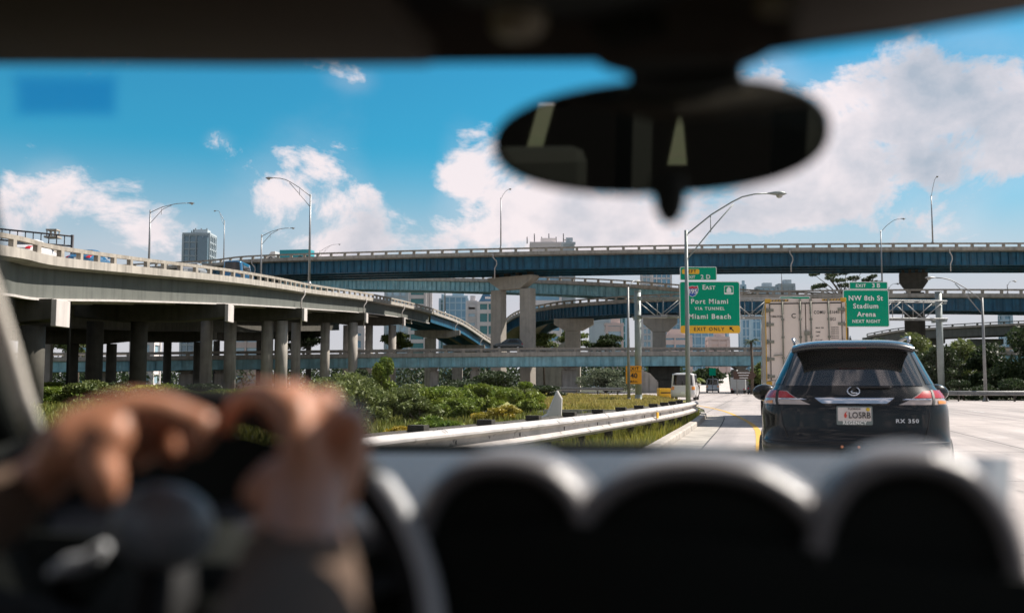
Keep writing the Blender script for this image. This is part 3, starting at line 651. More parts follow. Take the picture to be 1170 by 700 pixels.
# small signs under the bridge
g5 = thing('street_sign', 'small green sign on a post beyond the low bridge', 'road sign', (P(814,440,150).x,150,0)); zz = P(813,424.5,150).z
MB().tube([(0,0,0),(0,0,zz+.5)], .06, 8).build('post', GALV, g5); MB().box((0,-.1,zz),(1.0,.04,1.1)).build('panel', SIGNG, g5)
BRN = mat('brown_sign_sheeting', (.09,.05,.035), .6, var=.2)
g6 = thing('direction_sign', 'brown arrow shaped direction sign in front of the bridge column beside the truck', 'road sign', (P(842,440,120).x,120,0)); zz = P(842,428.5,120).z; kk = 120/FPX
MB().poly([(-4*kk,-.1,zz-4.6*kk),(-4*kk,-.1,zz+4.6*kk),(18*kk,-.1,zz+4.6*kk),(22*kk,-.1,zz),(18*kk,-.1,zz-4.6*kk)], (0,.05,0)).build('panel', BRN, g6, fixn=True)
for i in range(3): MB().box((7.5*kk,-.12,zz+.3-.3*i),((1.5,1.2,1.0)[i],.02,.09)).build('text_line', SIGNW, g6)
for x_ in (0,): MB().tube([(x_,0,0),(x_,0,zz+.7)], .07, 8).build('post', GALV, g6)
# crash cushion
cc_ = thing('crash_barrel_barrier', 'yellow crash cushion box beside the white van', 'crash barrier', (P(759,452,92).x, 92, 0))
MB().box((0,0,.52),(1.15,1.6,.75)).box((0,0,.08),(1.0,1.4,.16)).build('body', SIGNY, cc_, bevel=.05); MB().box((0,-.83,.5),(.9,.03,.1)).build('stripe', INK, cc_)
# ------------------------------------------------------------------ guardrails
GWHITE = mat('sunlit_guardrail_steel', (.54,.505,.48), .5, .15, var=.18, vscale=1.2, spots=.8, streak=.45)
WPROF = [(0,.0),(.02,.006),(.08,.055),(.085,.08),(.015,.122),(.0,.132),(.0,.198),(.015,.208),(.085,.25),(.08,.275),(.02,.324),(0,.33)]
def wbeam(b, path, side, off, z0, m=0, sc=1.0):
    fr = frames(path, side); b.sweep(fr, [(-u*sc+off, w*sc+z0) for u, w in WPROF], m=m, closed=False, smooth=False)
def guardrail(label, ctrl, side, post=1.9, back=True, group=None, top=.74, m=GWHITE, name='guardrail', sc=1.0, reflect=None, blockm=None):
    pth = smooth_path(ctrl, .25); fr = frames(pth, side); p0 = pth[0]
    root = thing(name, label, 'guardrail', (p0.x, p0.y, 0), 0, group)
    b = MB(); wbeam(b, pth, side, 0, top-.33*sc, sc=sc); o = b.build('rail_beam', m, root, world=True, solid=.004)
    if back:
        b = MB(); wbeam(b, pth, side, .62, top-.36, sc=-1*sc if False else sc); b.build('back_rail', DARKR, root, world=True, solid=.004)
    n = max(1, round(post/.25))
    for i in range(4, len(fr), n):
        q, l = fr[i]; a = math.atan2(l.y, l.x)
        MB().box(q+l*.30+Vector((0,0,.33-q.z*0)), (.14,.1,.72), a).build('post', DARKR, root, world=True)
        b = MB().box(q+l*.12+Vector((0,0,top-.18)), (.2,.14,.34), a)
        if back: b.box(q+l*.5+Vector((0,0,top-.18)), (.22,.14,.42), a)
        b.build('block', DARKR, root, world=True)
    if reflect is not None:
        for ii in reflect:
            q, l = fr[ii]; MB().box(q-l*.10+Vector((0,0,top-.165)), (.03,.16,.13), math.atan2(l.y, l.x)).build('reflector', SIGNY, root, world=True)
    for i in range(4, len(fr), n):
        q, l = fr[i]; MB().lathe([(0,-.022),(.026,-.018),(.03,.0)], q-l*.006+Vector((0,0,top-.165)), axis='X', n=8).build('bolt', DARKM, root, world=True)
    return root, pth
DARKR = mat('weathered_dark_wood', (.06,.055,.045), .9, var=.4, vscale=2)
def rail_pt(px, py, top=.74):
    return G(px, py, top)
pts_ = [rail_pt(x, y) for x, y in ((300,524),(360,510.5),(420,499.3),(510,490.0),(600,481.5),(680,473),(740,466.2),(775,461.6),(795,458.0))]
gpath = [(p.x, p.y, 0) for p in pts_]
gpath = [(gpath[0][0]-3.2, gpath[0][1]-5.0, 0)]+gpath
print('rail', [(round(a,1), round(b,1)) for a, b, c in gpath])
guardrail('sunlit double wave guardrail running beside the ramp lane past the orange bushes', gpath, 1, reflect=[88])
guardrail('long pale guardrail at the far right edge of the road in front of the trees', [(29.5,82,0),(31.2,76,0),(34,73.5,0),(39,73,0),(46,73.5,0),(58,74,0)], -1 if False else 1, back=False, top=.78, m=GALV)
guardrail('far guardrail under the low bridge beside the pale cross road', [(-2,134,0),(3,125,0),(8,119.5,0),(12.5,112,0)], 1, back=False, top=.9, m=GALV, post=4)
# ------------------------------------------------------------------ vegetation
def leaves(name, clumps, n, size, m, parent=None, seed=1, flat=.0, world=True, aspect=.5):
    """clumps: (x, y, z, rx, ry, rz); n leaf faces spread through their shells"""
    rg = np.random.default_rng(seed); C = np.array([c[:3] for c in clumps]); S = np.array([c[3:6] for c in clumps])
    wt = (S.prod(axis=1))**.67; wt /= wt.sum(); idx = rg.choice(len(clumps), n, p=wt)
    d = rg.normal(size=(n, 3)); d /= np.linalg.norm(d, axis=1)[:, None]; r = rg.random(n)**.38
    pos = C[idx]+d*S[idx]*r[:, None]
    a = rg.normal(size=(n, 3)); a[:, 2] *= (1-flat); a /= np.linalg.norm(a, axis=1)[:, None]
    b = np.cross(a, rg.normal(size=(n, 3))); b /= np.linalg.norm(b, axis=1)[:, None]
    s = size*rg.uniform(.6, 1.35, n)[:, None]; a = a*s; b = b*s*aspect
    v = np.stack([pos-a, pos-b*.9+a*.1, pos+a, pos+b*.9+a*.1], axis=1).reshape(-1, 3)
    if parent is not None and world: v = v-np.array(parent.location)
    me = bpy.data.meshes.new(name); me.vertices.add(n*4); me.vertices.foreach_set('co', v.ravel()); me.loops.add(n*4); me.loops.foreach_set('vertex_index', np.arange(n*4))
    me.polygons.add(n); me.polygons.foreach_set('loop_start', np.arange(0, n*4, 4)); me.polygons.foreach_set('loop_total', np.full(n, 4)); me.materials.append(m); me.update()
    o = bpy.data.objects.new(name, me); COL.objects.link(o)
    if parent is not None: o.parent = parent
    return o
def clumpset(c, r, h, k, rg, cr=.42):
    out = []
    for i in range(k):
        a = rg.uniform(0, 2*math.pi); q = math.sqrt(rg.random())*.8; z = rg.uniform(0, 1)
        w = math.sin(math.pi*(.18+.75*z)); f = rg.uniform(.75, 1.25)*cr
        out.append((c[0]+math.cos(a)*r*q*w, c[1]+math.sin(a)*r*q*w, c[2]+h*z, r*f, r*f, h*f*.55))
    return out
def bush(px, pyb, d, wpx, hpx, m, label, n=1500, leaf=.09, seed=1, cat='bush', name='bush', group=None, k=9, lift=None):
    c = P(px, 440, d); r = wpx/2/FPX*d; top = P(px, pyb-hpx, d).z; z0 = 0.0 if lift is None else lift; h = max(top-z0, .3)
    rg = random.Random(seed); root = thing(name, label, cat, (c.x, d, 0), 0, group)
    cl = clumpset((c.x, d, z0+h*.12), r*.85, h*.72, k, rg)
    leaves('foliage', cl, int(n*1.5), leaf*.8, m, root, seed)
    b = MB()
    for i in range(5):
        q = cl[rg.randrange(len(cl))]; b.tube([(rg.uniform(-.1,.1)*r, rg.uniform(-.1,.1)*r, -.05), ((q[0]-c.x)*.5, (q[1]-d)*.5, (q[2])*.5), (q[0]-c.x, q[1]-d, q[2])], [.05,.035,.012], 6)
    b.build('stem', BARK, root); return root
def tree(px, d, pytop, pybot, wpx, m, label, n=3000, leaf=.2, seed=1, trunk=.2, k=14, cat='tree', name='tree', group=None, cr=.36):
    c = P(px, 440, d); r = wpx/2/FPX*d; zt_ = P(px, pytop, d).z; zb = max(P(px, pybot, d).z, .2); rg = random.Random(seed)
    root = thing(name, label, cat, (c.x, d, 0), 0, group); h = zt_-zb
    cl = clumpset((c.x, d, zb+h*.14), r, h*.72, k, rg, cr)
    leaves('crown', cl, n, leaf, m, root, seed)
    b = MB(); b.tube([(0,0,-.1),(rg.uniform(-.1,.1),0,zb*.6),(0,0,zb+h*.25)], [trunk*1.2,trunk,trunk*.6], 10)
    for q in cl[:8]: b.tube([(0,0,zb*.85),((q[0]-c.x)*.5,(q[1]-d)*.5,(zb+q[2])*.5),(q[0]-c.x,q[1]-d,q[2])], [trunk*.5,trunk*.3,.03], 6)
    b.build('trunk', BARK, root); return root
# bushes between guardrail and low bridge
bush(398,500,26,130,76,LEAFG,'large dark grey green bush behind the driver\'s right hand',7000,.075,3,k=16)
bush(452,500,34,90,60,LEAFG,'grey green shrub with small leaves right of the largest dark bush',5000,.08,4,k=12)
bush(440,490,60,42,82,LEAFB,'tall yellow green sapling reaching the low bridge girder',2600,.14,5,k=9)
bush(500,492,40,90,52,LEAFB,'bright green bush in front of the low bridge column',5200,.1,6,k=13)
bush(548,492,44,70,58,LEAFB,'light green leafy bush behind the orange flowering bush',4600,.11,7,k=12)
bush(598,480,52,60,45,LEAFB,'light green bush at the edge of the dry grass',3600,.12,8,k=10)
bush(572,482,32,78,22,LEAFO,'orange yellow flowering bush behind the guardrail',3600,.06,9,k=10)
bush(455,494,22,60,9,LEAFO,'low yellow flowering weeds behind the guardrail near the hand',1200,.04,10,k=8)
bush(510,488,27,50,8,LEAFO,'low patch of yellow flowers in front of the bright green bush',1100,.045,11,k=7)
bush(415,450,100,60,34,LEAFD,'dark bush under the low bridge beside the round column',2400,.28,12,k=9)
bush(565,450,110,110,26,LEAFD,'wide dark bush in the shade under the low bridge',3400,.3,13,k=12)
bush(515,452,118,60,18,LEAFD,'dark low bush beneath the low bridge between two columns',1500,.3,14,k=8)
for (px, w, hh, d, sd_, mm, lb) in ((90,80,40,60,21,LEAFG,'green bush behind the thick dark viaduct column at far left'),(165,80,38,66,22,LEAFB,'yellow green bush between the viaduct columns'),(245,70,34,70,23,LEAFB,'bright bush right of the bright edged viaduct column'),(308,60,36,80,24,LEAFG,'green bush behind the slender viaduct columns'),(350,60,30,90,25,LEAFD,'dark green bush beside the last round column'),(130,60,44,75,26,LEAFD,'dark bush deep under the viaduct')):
    bush(px, 470, d, w, hh*.8, mm, lb, 2600, .16, sd_, k=10)
# trees under and beyond the low bridge
tree(692,142,420,450,74,leafmat('silver_green_leaves', (.07,.1,.06), (.2,.24,.15), 1.2),'silvery green tree filling the gap between two low bridge piers',5200,.22,31,.2,k=20)
tree(692,190,382,402,54,LEAFD,'round dark tree behind the low bridge railing',2600,.35,32,.25,k=12)
tree(655,215,376,398,42,LEAFG,'pale green tree beside the curved ramp pier cap',1800,.35,33,.2)
tree(622,205,380,400,60,LEAFG,'grey green tree in front of the beige retaining wall',1800,.35,34,.2)
tree(88,190,372,412,60,LEAFG,'tree seen between the viaduct columns above the low bridge',2200,.4,35,.3)
tree(335,185,372,400,70,LEAFD,'dark tree seen under the pale viaduct behind slender columns',2600,.4,36,.3)
tree(450,200,378,400,50,LEAFG,'green tree under the descending ramp',1600,.4,37,.3)
tree(805,200,420,440,60,LEAFD,'dark tree line above the pale embankment beyond the low bridge',2400,.45,38,.3,name='tree')
tree(868,130,412,446,34,LEAFG,'leafy tree beside the container front, beyond the brown sign',1600,.25,39,.18)
# dense trees at the right
dt = [(1032,96,392,452,60,41,LEAFD),(1068,92,388,452,70,42,LEAFD),(1100,98,385,452,66,43,LEAFG),(1128,90,392,452,60,44,LEAFD),(1162,86,366,452,86,45,LEAFD),(1195,84,352,452,80,46,LEAFD),(1050,120,378,450,70,47,LEAFG),(1010,130,384,450,60,48,LEAFD)]
lbs = ['dark tree directly behind the black SUV roof','dense dark tree behind the right gantry post','grey green tree between gantry post and right lamp pole','dark leafy tree behind the right lamp pole','tall dark tree at the right edge of the picture','largest dark tree partly cut by the right edge','lighter tree beyond the gantry under the far viaduct','dark tree between container and far viaduct']
for (px, d, a, b_, w, sd_, mm), lb in zip(dt, lbs): tree(px, d, a, b_, w, mm, lb, 5200, .19, sd_, .22, k=20, group='dense trees behind the right guardrail')
for i, (px, d, w, h) in enumerate(((1100,78,60,22),(1150,79,70,26),(1190,80,60,30),(1060,80,50,20),(1125,80,50,18))):
    bush(px, 456, d, w, h, LEAFD, ['dark hedge bush behind the guardrail right of the black SUV','bushy undergrowth below the tall tree at right','undergrowth bush at the right picture edge','low bush behind the SUV mirror','low bush around the foot of the right lamp pole'][i], 3000, .13, 51+i, k=10, group='undergrowth behind the right guardrail')
# spreading layered tree above the stadium sign
c = P(965,330,190); root = thing('layered_tree', 'spreading tree with flat layered branches above the stadium sign', 'tree', (c.x,190,0)); rg = random.Random(8)
cl = []
for (px, py, w) in ((940,309,12),(952,313,14),(930,313,8),(966,311,9),(985,309,9),(996,316,7),(975,318,12),(958,320,14),(938,326,11),(931,328,6),(990,320,10),(968,326,18),(948,317,8),(1000,323,7)):
    q = P(px, py, 190+rg.uniform(-3,3)); cl.append((q.x, q.y, q.z, w/FPX*190*.62, 2.2, .42))
leaves('crown', cl, 2600, .28, LEAFD, root, 61, flat=.5)
b = MB(); b.tube([(0,0,0),(.2,0,c.z*.6),(0,0,c.z+.2)], [.45,.35,.18], 8)
for q in cl: b.tube([(0,0,c.z-2.5),((q[0]-c.x)*.5,(q[1]-190)*.5,(c.z-2.5+q[2])*.5+.3),(q[0]-c.x,q[1]-190,q[2]-.1)], [.16,.1,.04], 5)
b.build('trunk', BARK, root)
def palm(px, d, pytop, wpx, label, seed=1, m=LEAFG, nf=16, tr=.18):
    c = P(px, pytop, d); rg = random.Random(seed); root = thing('palm_tree', label, 'palm', (c.x, d, 0)); R_ = wpx/2/FPX*d; H = max(c.z-R_*.35, .8); b = MB()
    for i in range(nf):
        a = 2*math.pi*i/nf+rg.uniform(-.2,.2); el_ = rg.uniform(.15, 1.1); L = R_*rg.uniform(.85,1.15); mid = []
        for s in range(7):
            t = s/6; mid.append(Vector((math.cos(a)*L*t*math.cos(el_*.7), math.sin(a)*L*t*math.cos(el_*.7), H+L*(math.sin(el_)*t-.95*t*t*(.8)))))
        side = Vector((-math.sin(a), math.cos(a), 0))
        for s in range(1, 24):
            t = s/24; i0 = min(int(t*6), 5); p = mid[i0].lerp(mid[i0+1], t*6-i0); w = L*.26*math.sin(math.pi*min(t*.9+.12, 1))
            for sg in (-1, 1):
                e = p+side*sg*w+Vector((0,0,-w*.45))+(mid[i0+1]-mid[i0]).normalized()*w*.5; tt = (mid[i0+1]-mid[i0]).normalized()*L*.02
                b.add([p-tt, p+tt, e], [(0,1,2)])
    b.build('crown', m, root); MB().tube([(0,0,-.1),(.1,0,H*.5),(0,0,H)], [tr*1.3,tr,tr*.9], 8).build('trunk', BARK, root); return root
palm(858,128,386,26,'small palm with arching fronds in front of the glass tower',2,LEAFD)
palm(797,128,430,22,'tiny palm beside the white van under the bridge',3,LEAFB)
palm(775,100,433,18,'young palm beside the hammerhead pier',4,LEAFG)
palm(872,112,420,20,'palm fronds beside the lower container edge',5,LEAFB)
# thicket filling the bank between the guardrail and the low bridge
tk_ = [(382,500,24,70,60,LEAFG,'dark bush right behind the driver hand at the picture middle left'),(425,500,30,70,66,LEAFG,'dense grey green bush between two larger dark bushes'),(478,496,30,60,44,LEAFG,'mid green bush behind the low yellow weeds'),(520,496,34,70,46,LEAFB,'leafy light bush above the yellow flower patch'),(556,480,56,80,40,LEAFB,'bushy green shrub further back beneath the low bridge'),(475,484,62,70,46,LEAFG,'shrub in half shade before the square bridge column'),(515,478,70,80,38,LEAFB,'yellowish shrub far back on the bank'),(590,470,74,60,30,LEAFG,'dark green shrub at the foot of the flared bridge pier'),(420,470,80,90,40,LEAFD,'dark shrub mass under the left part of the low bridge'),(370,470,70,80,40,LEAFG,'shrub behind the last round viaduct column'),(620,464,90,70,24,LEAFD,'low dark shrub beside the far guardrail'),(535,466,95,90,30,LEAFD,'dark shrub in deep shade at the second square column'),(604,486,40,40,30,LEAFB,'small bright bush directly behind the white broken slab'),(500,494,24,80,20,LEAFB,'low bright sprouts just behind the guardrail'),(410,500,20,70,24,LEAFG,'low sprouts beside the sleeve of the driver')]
for i, (px, pb_, d, w, hh, mm, lb) in enumerate(tk_): bush(px, pb_, d, w, hh, mm, lb, int(2200+w*hh*.6), .05+.0011*d, 70+i, k=12, cr=.36) if False else bush(px, pb_, d, w, hh, mm, lb, int(2200+w*hh*.6), .045+.0012*d, 70+i, k=13)
uv_ = [(70,64,44),(110,72,50),(145,62,42),(185,74,46),(205,60,36),(232,76,44),(270,70,38),(290,90,40),(330,78,36),(50,90,50),(150,100,44),(220,110,40),(300,120,36),(100,110,48)]
for i, (px, d, hh) in enumerate(uv_): bush(px, 470, d, 78, hh*.72, (LEAFB, LEAFG, LEAFD)[i % 3], 'bush in the undergrowth beneath the left viaduct between its columns', 2600, .15, 100+i, k=11, group='undergrowth bushes beneath the left viaduct')
blades('ground_cover', [(((-34,40),(-3,14),(3,34),(-30,70)), -.03), (((-60,60),(-6,48),(0,90),(-80,110)), -.03), (((-4,9),(-.3,14),(5.2,36),(-6,40)), -.03)], 42000, .08, .34, leafmat('mixed_weeds', (.12,.17,.03), (.27,.27,.06), 1.0), .035)
# far belt of trees closing the horizon
rg = random.Random(77); cl = []
for i in range(190):
    px = -150+i*8.2+rg.uniform(-4,4); d = rg.uniform(235, 300); hh = rg.uniform(4, 9.5)*(1 if px < 780 or px > 900 else .62); x_ = (px-585)/FPX*d; cl.append((x_, d, hh*.5, 5.5, 4, hh*.55))
tag(leaves('far_woods', cl, 30000, .62, LEAFD, None, 78), kind='stuff')
# white boulder like rock in the grass
b = MB(); c = G(628, 477)
pts_ = [(-.75,0,0),(-.3,-.2,.28),(.15,-.1,.52),(.42,0,1.12),(.55,.1,.9),(.5,.1,0)]
b.poly([Vector(p) for p in pts_], (0,.45,0)); rk = b.build('broken_concrete_slab', mat('pale_spotted_rock', (.62,.6,.57), .9, spots=.9, vscale=1.3, spotcol=(.12,.12,.11)), fixn=True, bevel=.04); rk.location = (P(618,470,25).x, 25, 0); tag(rk, 'white pointed chunk of broken concrete with dark spots in front of the dry grass', 'rock')

# ------------------------------------------------------------------ skyline
GLB = mat('blue_curtain_glass', (.16,.36,.52), .12, .3, var=.3, vscale=.05, col2=(.24,.46,.6)); GLP = mat('pale_blue_glass', (.42,.6,.7), .15, .2, var=.2, vscale=.05)
GLD = mat('dark_tower_glass', (.20,.29,.35), .15, .3, var=.25, vscale=.06); FAC = mat('pale_facade', (.78,.73,.72), .8, var=.06, vscale=.05); FACP = mat('pinkish_facade', (.68,.56,.52), .8, var=.06); FACB = mat('bluish_facade', (.45,.52,.56), .7); TEAL = mat('teal_glass', (.05,.25,.27), .15)  # pale facades and glass lightened to stand in for haze over distance
def building(label, px0, px1, pytop, d, gm, fm, floors=3.6, fins=4.0, cap=None, depth=None, name='office_tower', rz=0.0, band=.9, split=None):
    a = P(px0, pytop, d); c = P(px1, pytop, d); w = c.x-a.x; H = a.z; dp = depth or w*.8
    root = thing(name, label, 'building', ((a.x+c.x)/2, d+dp/2, 0), rz)
    MB().box((0,0,H/2), (w-.6, dp-.6, H)).build('glass', gm, root)
    b = MB(); n = int(H/floors)
    for i in range(n+1): b.box((0,0,min(i*floors+band/2, H-band/2)), (w, dp, band))
    if fins:
        nn = max(1, round(w/fins))
        for i in range(nn+1):
            for sy in (-1, 1): b.box((-w/2+i*w/nn, sy*(dp/2+.02), H/2), (.5, .5, H-.02))
        nn = max(1, round(dp/fins))
        for i in range(nn+1):
            for sx_ in (-1, 1): b.box((sx_*(w/2+.02), -dp/2+i*dp/nn, H/2), (.5, .5, H-.02))
    b.box((-w/2+.4,-dp/2+.02,H/2),(.9,.7,H-.1)).box((w/2-.4,-dp/2+.02,H/2),(.9,.7,H-.1)); b.build('facade_grid', fm, root)
    rf = MB().box((0,0,H+.5), (w+.4, dp+.4, 1.0)).box((w*.1,0,H+2.0), (w*.5, dp*.5, 2.2)).build('roof', fm, root)
    return root, w, H, dp
t1, w, H, dp = building('dark glass office tower beside the small lamp on the upper overpass', 209, 240, 268, 520, GLD, FACB, fins=3.2, band=.7)
MB().box((w*.30,-dp*.5-1.2,H/2-1),(w*.35,3,H-2)).build('wing', GLD, t1)
b = MB()
for i in range(9): b.tube([(-w*.3+i*w*.07,0,H+1),(-w*.3+i*w*.07,0,H+3+(i%3)*.6)], .3, 5)
b.build('antenna', DARKM, t1)
b1, w, H, dp = building('wide pale tower with blue horizontal window bands behind the twin column pier', 606, 641, 279, 430, GLB, FAC, fins=0, floors=4.4, band=2.4)
building('plain pale grey slab joined to the right of the banded tower', 641.5, 657, 279, 432, FACB, FACB, fins=0, floors=40, name='office_tower')
b = MB()
for i in range(6): b.tube([(-8+i*3.2,0,H+1),(-8+i*3.2,0,H+4+(i%2)*1.5)], .22, 5)
b.build('antenna', DARKM, b1)
building('low teal and white banded block behind the pale viaduct end', 467, 487, 330, 380, TEAL, FAC, fins=0, floors=3.4, band=1.4)
building('pale block left of the teal banded block', 440, 466, 329, 400, GLP, FACB, fins=3, floors=3.6)
building('pale beige slab between the banded block and the blue glass block', 487.5, 494, 329, 382, FAC, FAC, fins=0, floors=30)
building('blue glass block with stepped left side', 507, 534, 340, 470, GLB, GLP, fins=2.5, band=.5)
building('low teal wing left of the blue glass block', 502, 508, 343, 474, TEAL, GLP, fins=2.5, band=.5)
building('white stepped tower beside the pointed roof building', 533, 545, 346, 410, GLP, FAC, fins=5, floors=3.8, band=2.6)
py_, w, H, dp = building('white building with large teal windows and a blue pointed roof', 546, 569, 347, 404, TEAL, FAC, fins=4, floors=5, band=1.6)
b = MB(); b.add([(-w*.45,-dp*.3,H+1.2),(w*.25,-dp*.3,H+1.2),(w*.25,dp*.3,H+1.2),(-w*.45,dp*.3,H+1.2),(-w*.08,0,H+7.2)], [(3,2,1,0),(0,1,4),(1,2,4),(2,3,4),(3,0,4)]); b.build('spire_roof', mat('blue_slate', (.08,.2,.32), .5), py_)
building('low blue panelled block beyond the right column of the tall pier', 596, 606, 352, 400, TEAL, FAC, fins=3)
building('pale twin tower with blue glass between sign and curved ramp, left half', 733, 744, 312, 560, GLP, FAC, fins=2.6, band=1.0)
building('pale twin tower with blue glass between sign and curved ramp, taller right half', 744.5, 767, 310, 566, GLB, FAC, fins=2.6, band=1.0)
building('flat blue grey slab tower left of the round dark tree', 675, 697, 360, 460, FACB, FACB, fins=6, floors=30, band=.3)
building('pinkish banded parking block behind the round dark tree', 692, 712, 372, 360, GLP, FACP, fins=0, floors=3.4, band=1.8)
building('glass tower rising behind the gantry post', 699, 716, 358, 470, TEAL, GLP, fins=2.6, band=.6)
building('glass tower behind the lower left corner of the port sign', 766, 778, 352, 520, GLB, GLP, fins=2.6, band=.6)
building('long low blue glass block below the port sign', 786, 832, 378, 430, GLB, GLP, fins=2.8, band=.5)
building('pale low roofs in front of the long blue glass block', 752, 790, 386, 330, GLB, FACP, fins=6, band=1.6)
building('pale stone block below the yellow strip of the port sign', 810, 833, 388, 330, FACP, FACP, fins=4, band=1.2)
building('blue glass tower left of the container', 846, 857.5, 364, 430, GLB, GLP, fins=2.4, band=.6)
building('brighter glass tower touching the container edge', 858, 874, 363, 440, GLB, GLP, fins=2.4, band=.6)
building('teal topped tower above the curved ramp railing, left one', 846, 852, 327, 520, TEAL, GLP, fins=3)
building('pale teal tower above the curved ramp railing', 866, 886, 329, 540, GLP, FACB, fins=3)
building('boxy grey green tower directly above the truck container', 890, 908, 326, 500, FACB, FACB, fins=3)
building('small glass building far right above the distant viaduct', 1145, 1156, 361, 380, GLB, GLP, fins=2.6)
building('white building with blue windows glimpsed between the viaduct columns', 74, 104, 378, 260, GLB, FAC, fins=3, band=1.5, name='apartment_building')
building('pale low building seen behind the slender viaduct columns', 150, 176, 380, 240, GLP, FAC, fins=4, band=1.5, name='apartment_building')
building('white building seen through the gap under the pale viaduct', 398, 416, 375, 300, GLB, FAC, fins=4, band=1.5, name='apartment_building')
building('pale building behind the columns at the viaduct middle', 262, 300, 380, 260, GLP, FACP, fins=4, band=1.5, name='apartment_building')
# ------------------------------------------------------------------ vehicles
PAINTK = mat('black_car_paint', (.003,.004,.0035), .3, 0, coat=.75, spec=.1)
SGLASS = mat('tinted_car_glass', (.004,.006,.006), .05, 0, coat=.3, spec=.6)
CHROME = mat('chrome', (.85,.86,.88), .08, 1.0); REDL = mat('red_tail_lamp', (.42,.008,.014), .2, coat=.3); CLEARL = mat('clear_tail_lamp', (.5,.42,.38), .12, .2, coat=1); AMB = mat('amber_lamp', (.8,.28,.02), .2, coat=1)
RIMM = mat('alloy_rim', (.45,.46,.47), .3, .8); PLAST = mat('black_trim_plastic', (.012,.012,.013), .55)
def interp(tab, z):
    for (a, va), (b, vb) in zip(tab, tab[1:]):
        if z <= b: 
            t = (z-a)/(b-a); t = max(0, min(1, t)); return va+(vb-va)*t
    return tab[-1][1]
class Body:
    """rounded plan outline at every height: half width, rear and front limits"""
    def __init__(s, w, r, f, B=.7, Bf=.9, n=3.0): s.w, s.r, s.f, s.B, s.Bf, s.n = w, r, f, B, Bf, n
    def pt(s, t, z, off=0.0):
        """t in [-1,1] sweeps the rear outline from left flank to right flank"""
        w = interp(s.w, z); r = interp(s.r, z); a = t*math.pi/2; e = 2/s.n
        x = w*math.copysign(abs(math.sin(a))**e, t); y = r+min(s.B, (interp(s.f, z)-r)/2)*(1-abs(math.cos(a))**e)
        p = Vector((x, y, z))
        if off:
            q1 = s.pt(t+.02, z); q0 = s.pt(t-.02, z); u = s.pt(t, z+.02)-s.pt(t, z-.02); nrm = (q1-q0).cross(u)
            if nrm.length > 1e-9: p += nrm.normalized()*off
        return p
    def t_of(s, x, z):
        w = interp(s.w, z); k = min(abs(x)/w, 1); return math.copysign(math.asin(k**(s.n/2))/(math.pi/2), x)
    def ring(s, z, nr=36, ns=26, nf=30):
        out = [s.pt(-1+2*i/nr, z) for i in range(nr+1)]
        w = interp(s.w, z); f = interp(s.f, z); r = interp(s.r, z); e = 2/s.n; y0 = out[-1].y; bf = min(s.Bf, (f-r)/2); y1 = f-bf
        out += [Vector((w, y0+(y1-y0)*i/ns, z)) for i in range(1, ns)]
        for i in range(nf+1):
            a = math.pi/2-math.pi*i/nf; out.append(Vector((w*math.copysign(abs(math.sin(a))**e, a), f-bf*(1-abs(math.cos(a))**e), z)))
        out += [Vector((-w, y1+(y0-y1)*i/ns, z)) for i in range(1, ns)]
        return out
    def shell(s, zs, arches=(), ar=.39, az=.37):
        rings = [s.ring(z) for z in zs]; n = len(rings[0]); vs = [v for r in rings for v in r]; fs = []
        for i in range(len(zs)-1):
            for j in range(n):
                j2 = (j+1) % n; f = (i*n+j, i*n+j2, (i+1)*n+j2, (i+1)*n+j); c = (vs[f[0]]+vs[f[1]]+vs[f[2]]+vs[f[3]])/4
                if any((c.y-ay)**2+(c.z-az)**2 < ar*ar and abs(c.x) > .6*interp(s.w, c.z) for ay in arches): continue
                fs.append(f)
        fs.append(tuple(range((len(zs)-1)*n, len(zs)*n))); fs.append(tuple(reversed(range(n))))
        return vs, fs
    def patch(s, quad, off, nu=10, nv=6, m=0):
        """quad: (xl,zl bottom left),(br),(tr),(tl) on the rear face"""
        bl, br, tr, tl = quad; rows = []
        T = lambda q: (s.t_of(q[0], q[1]) if abs(q[0]) <= interp(s.w, q[1])*1.001 else math.copysign(1, q[0]), q[1])
        bl, br, tr, tl = map(T, quad)
        for j in range(nv+1):
            v = j/nv; row = []
            for i in range(nu+1):
                u = i/nu; t = (bl[0]*(1-u)+br[0]*u)*(1-v)+(tl[0]*(1-u)+tr[0]*u)*v; z = (bl[1]*(1-u)+br[1]*u)*(1-v)+(tl[1]*(1-u)+tr[1]*u)*v
                row.append(s.pt(t, z, off))
            rows.append(row)
        b = MB(); b.grid(rows, m=m)
        # closed rim back to the skin
        base = [[p for p in row] for row in rows]; ins = []
        loop = rows[0]+[r[-1] for r in rows[1:]]+rows[-1][-2::-1]+[r[0] for r in rows[-2:0:-1]]
        cen = Vector((0, 2.2, .9)); vs = loop+[p+(cen-p).normalized()*(abs(off)+.012) for p in loop]; k = len(loop)
        b.add(vs, [(i, (i+1) % k, (i+1) % k+k, i+k) for i in range(k)], m)
        return b
def wheel(root, x, y, r, w=.24, rim=RIMM):
    sg = 1 if x > 0 else -1
    wh = MB().lathe([(r*.62,-w/2),(r*.93,-w/2),(r,-w/2+.03),(r,w/2-.03),(r*.93,w/2),(r*.62,w/2)], (x,y,r), 'X', 32).build('wheel', BLACK, root)
    b = MB().lathe([(r*.64,sg*w*.46),(r*.6,sg*w*.42),(r*.58,sg*w*.2),(.0,sg*w*.2)], (x,y,r), 'X', 28)
    for k in range(10):
        a = 2*math.pi*k/10; d = Vector((0, math.cos(a), math.sin(a))); b.bar(Vector((x+sg*w*.40,y,r))+d*.04, Vector((x+sg*w*.40,y,r))+d*r*.6, .025,.045)
    b.lathe([(.07,sg*w*.2),(.07,sg*w*.44),(0,sg*w*.46)], (x,y,r), 'X', 16); b.build('rim', rim, wh); return wh
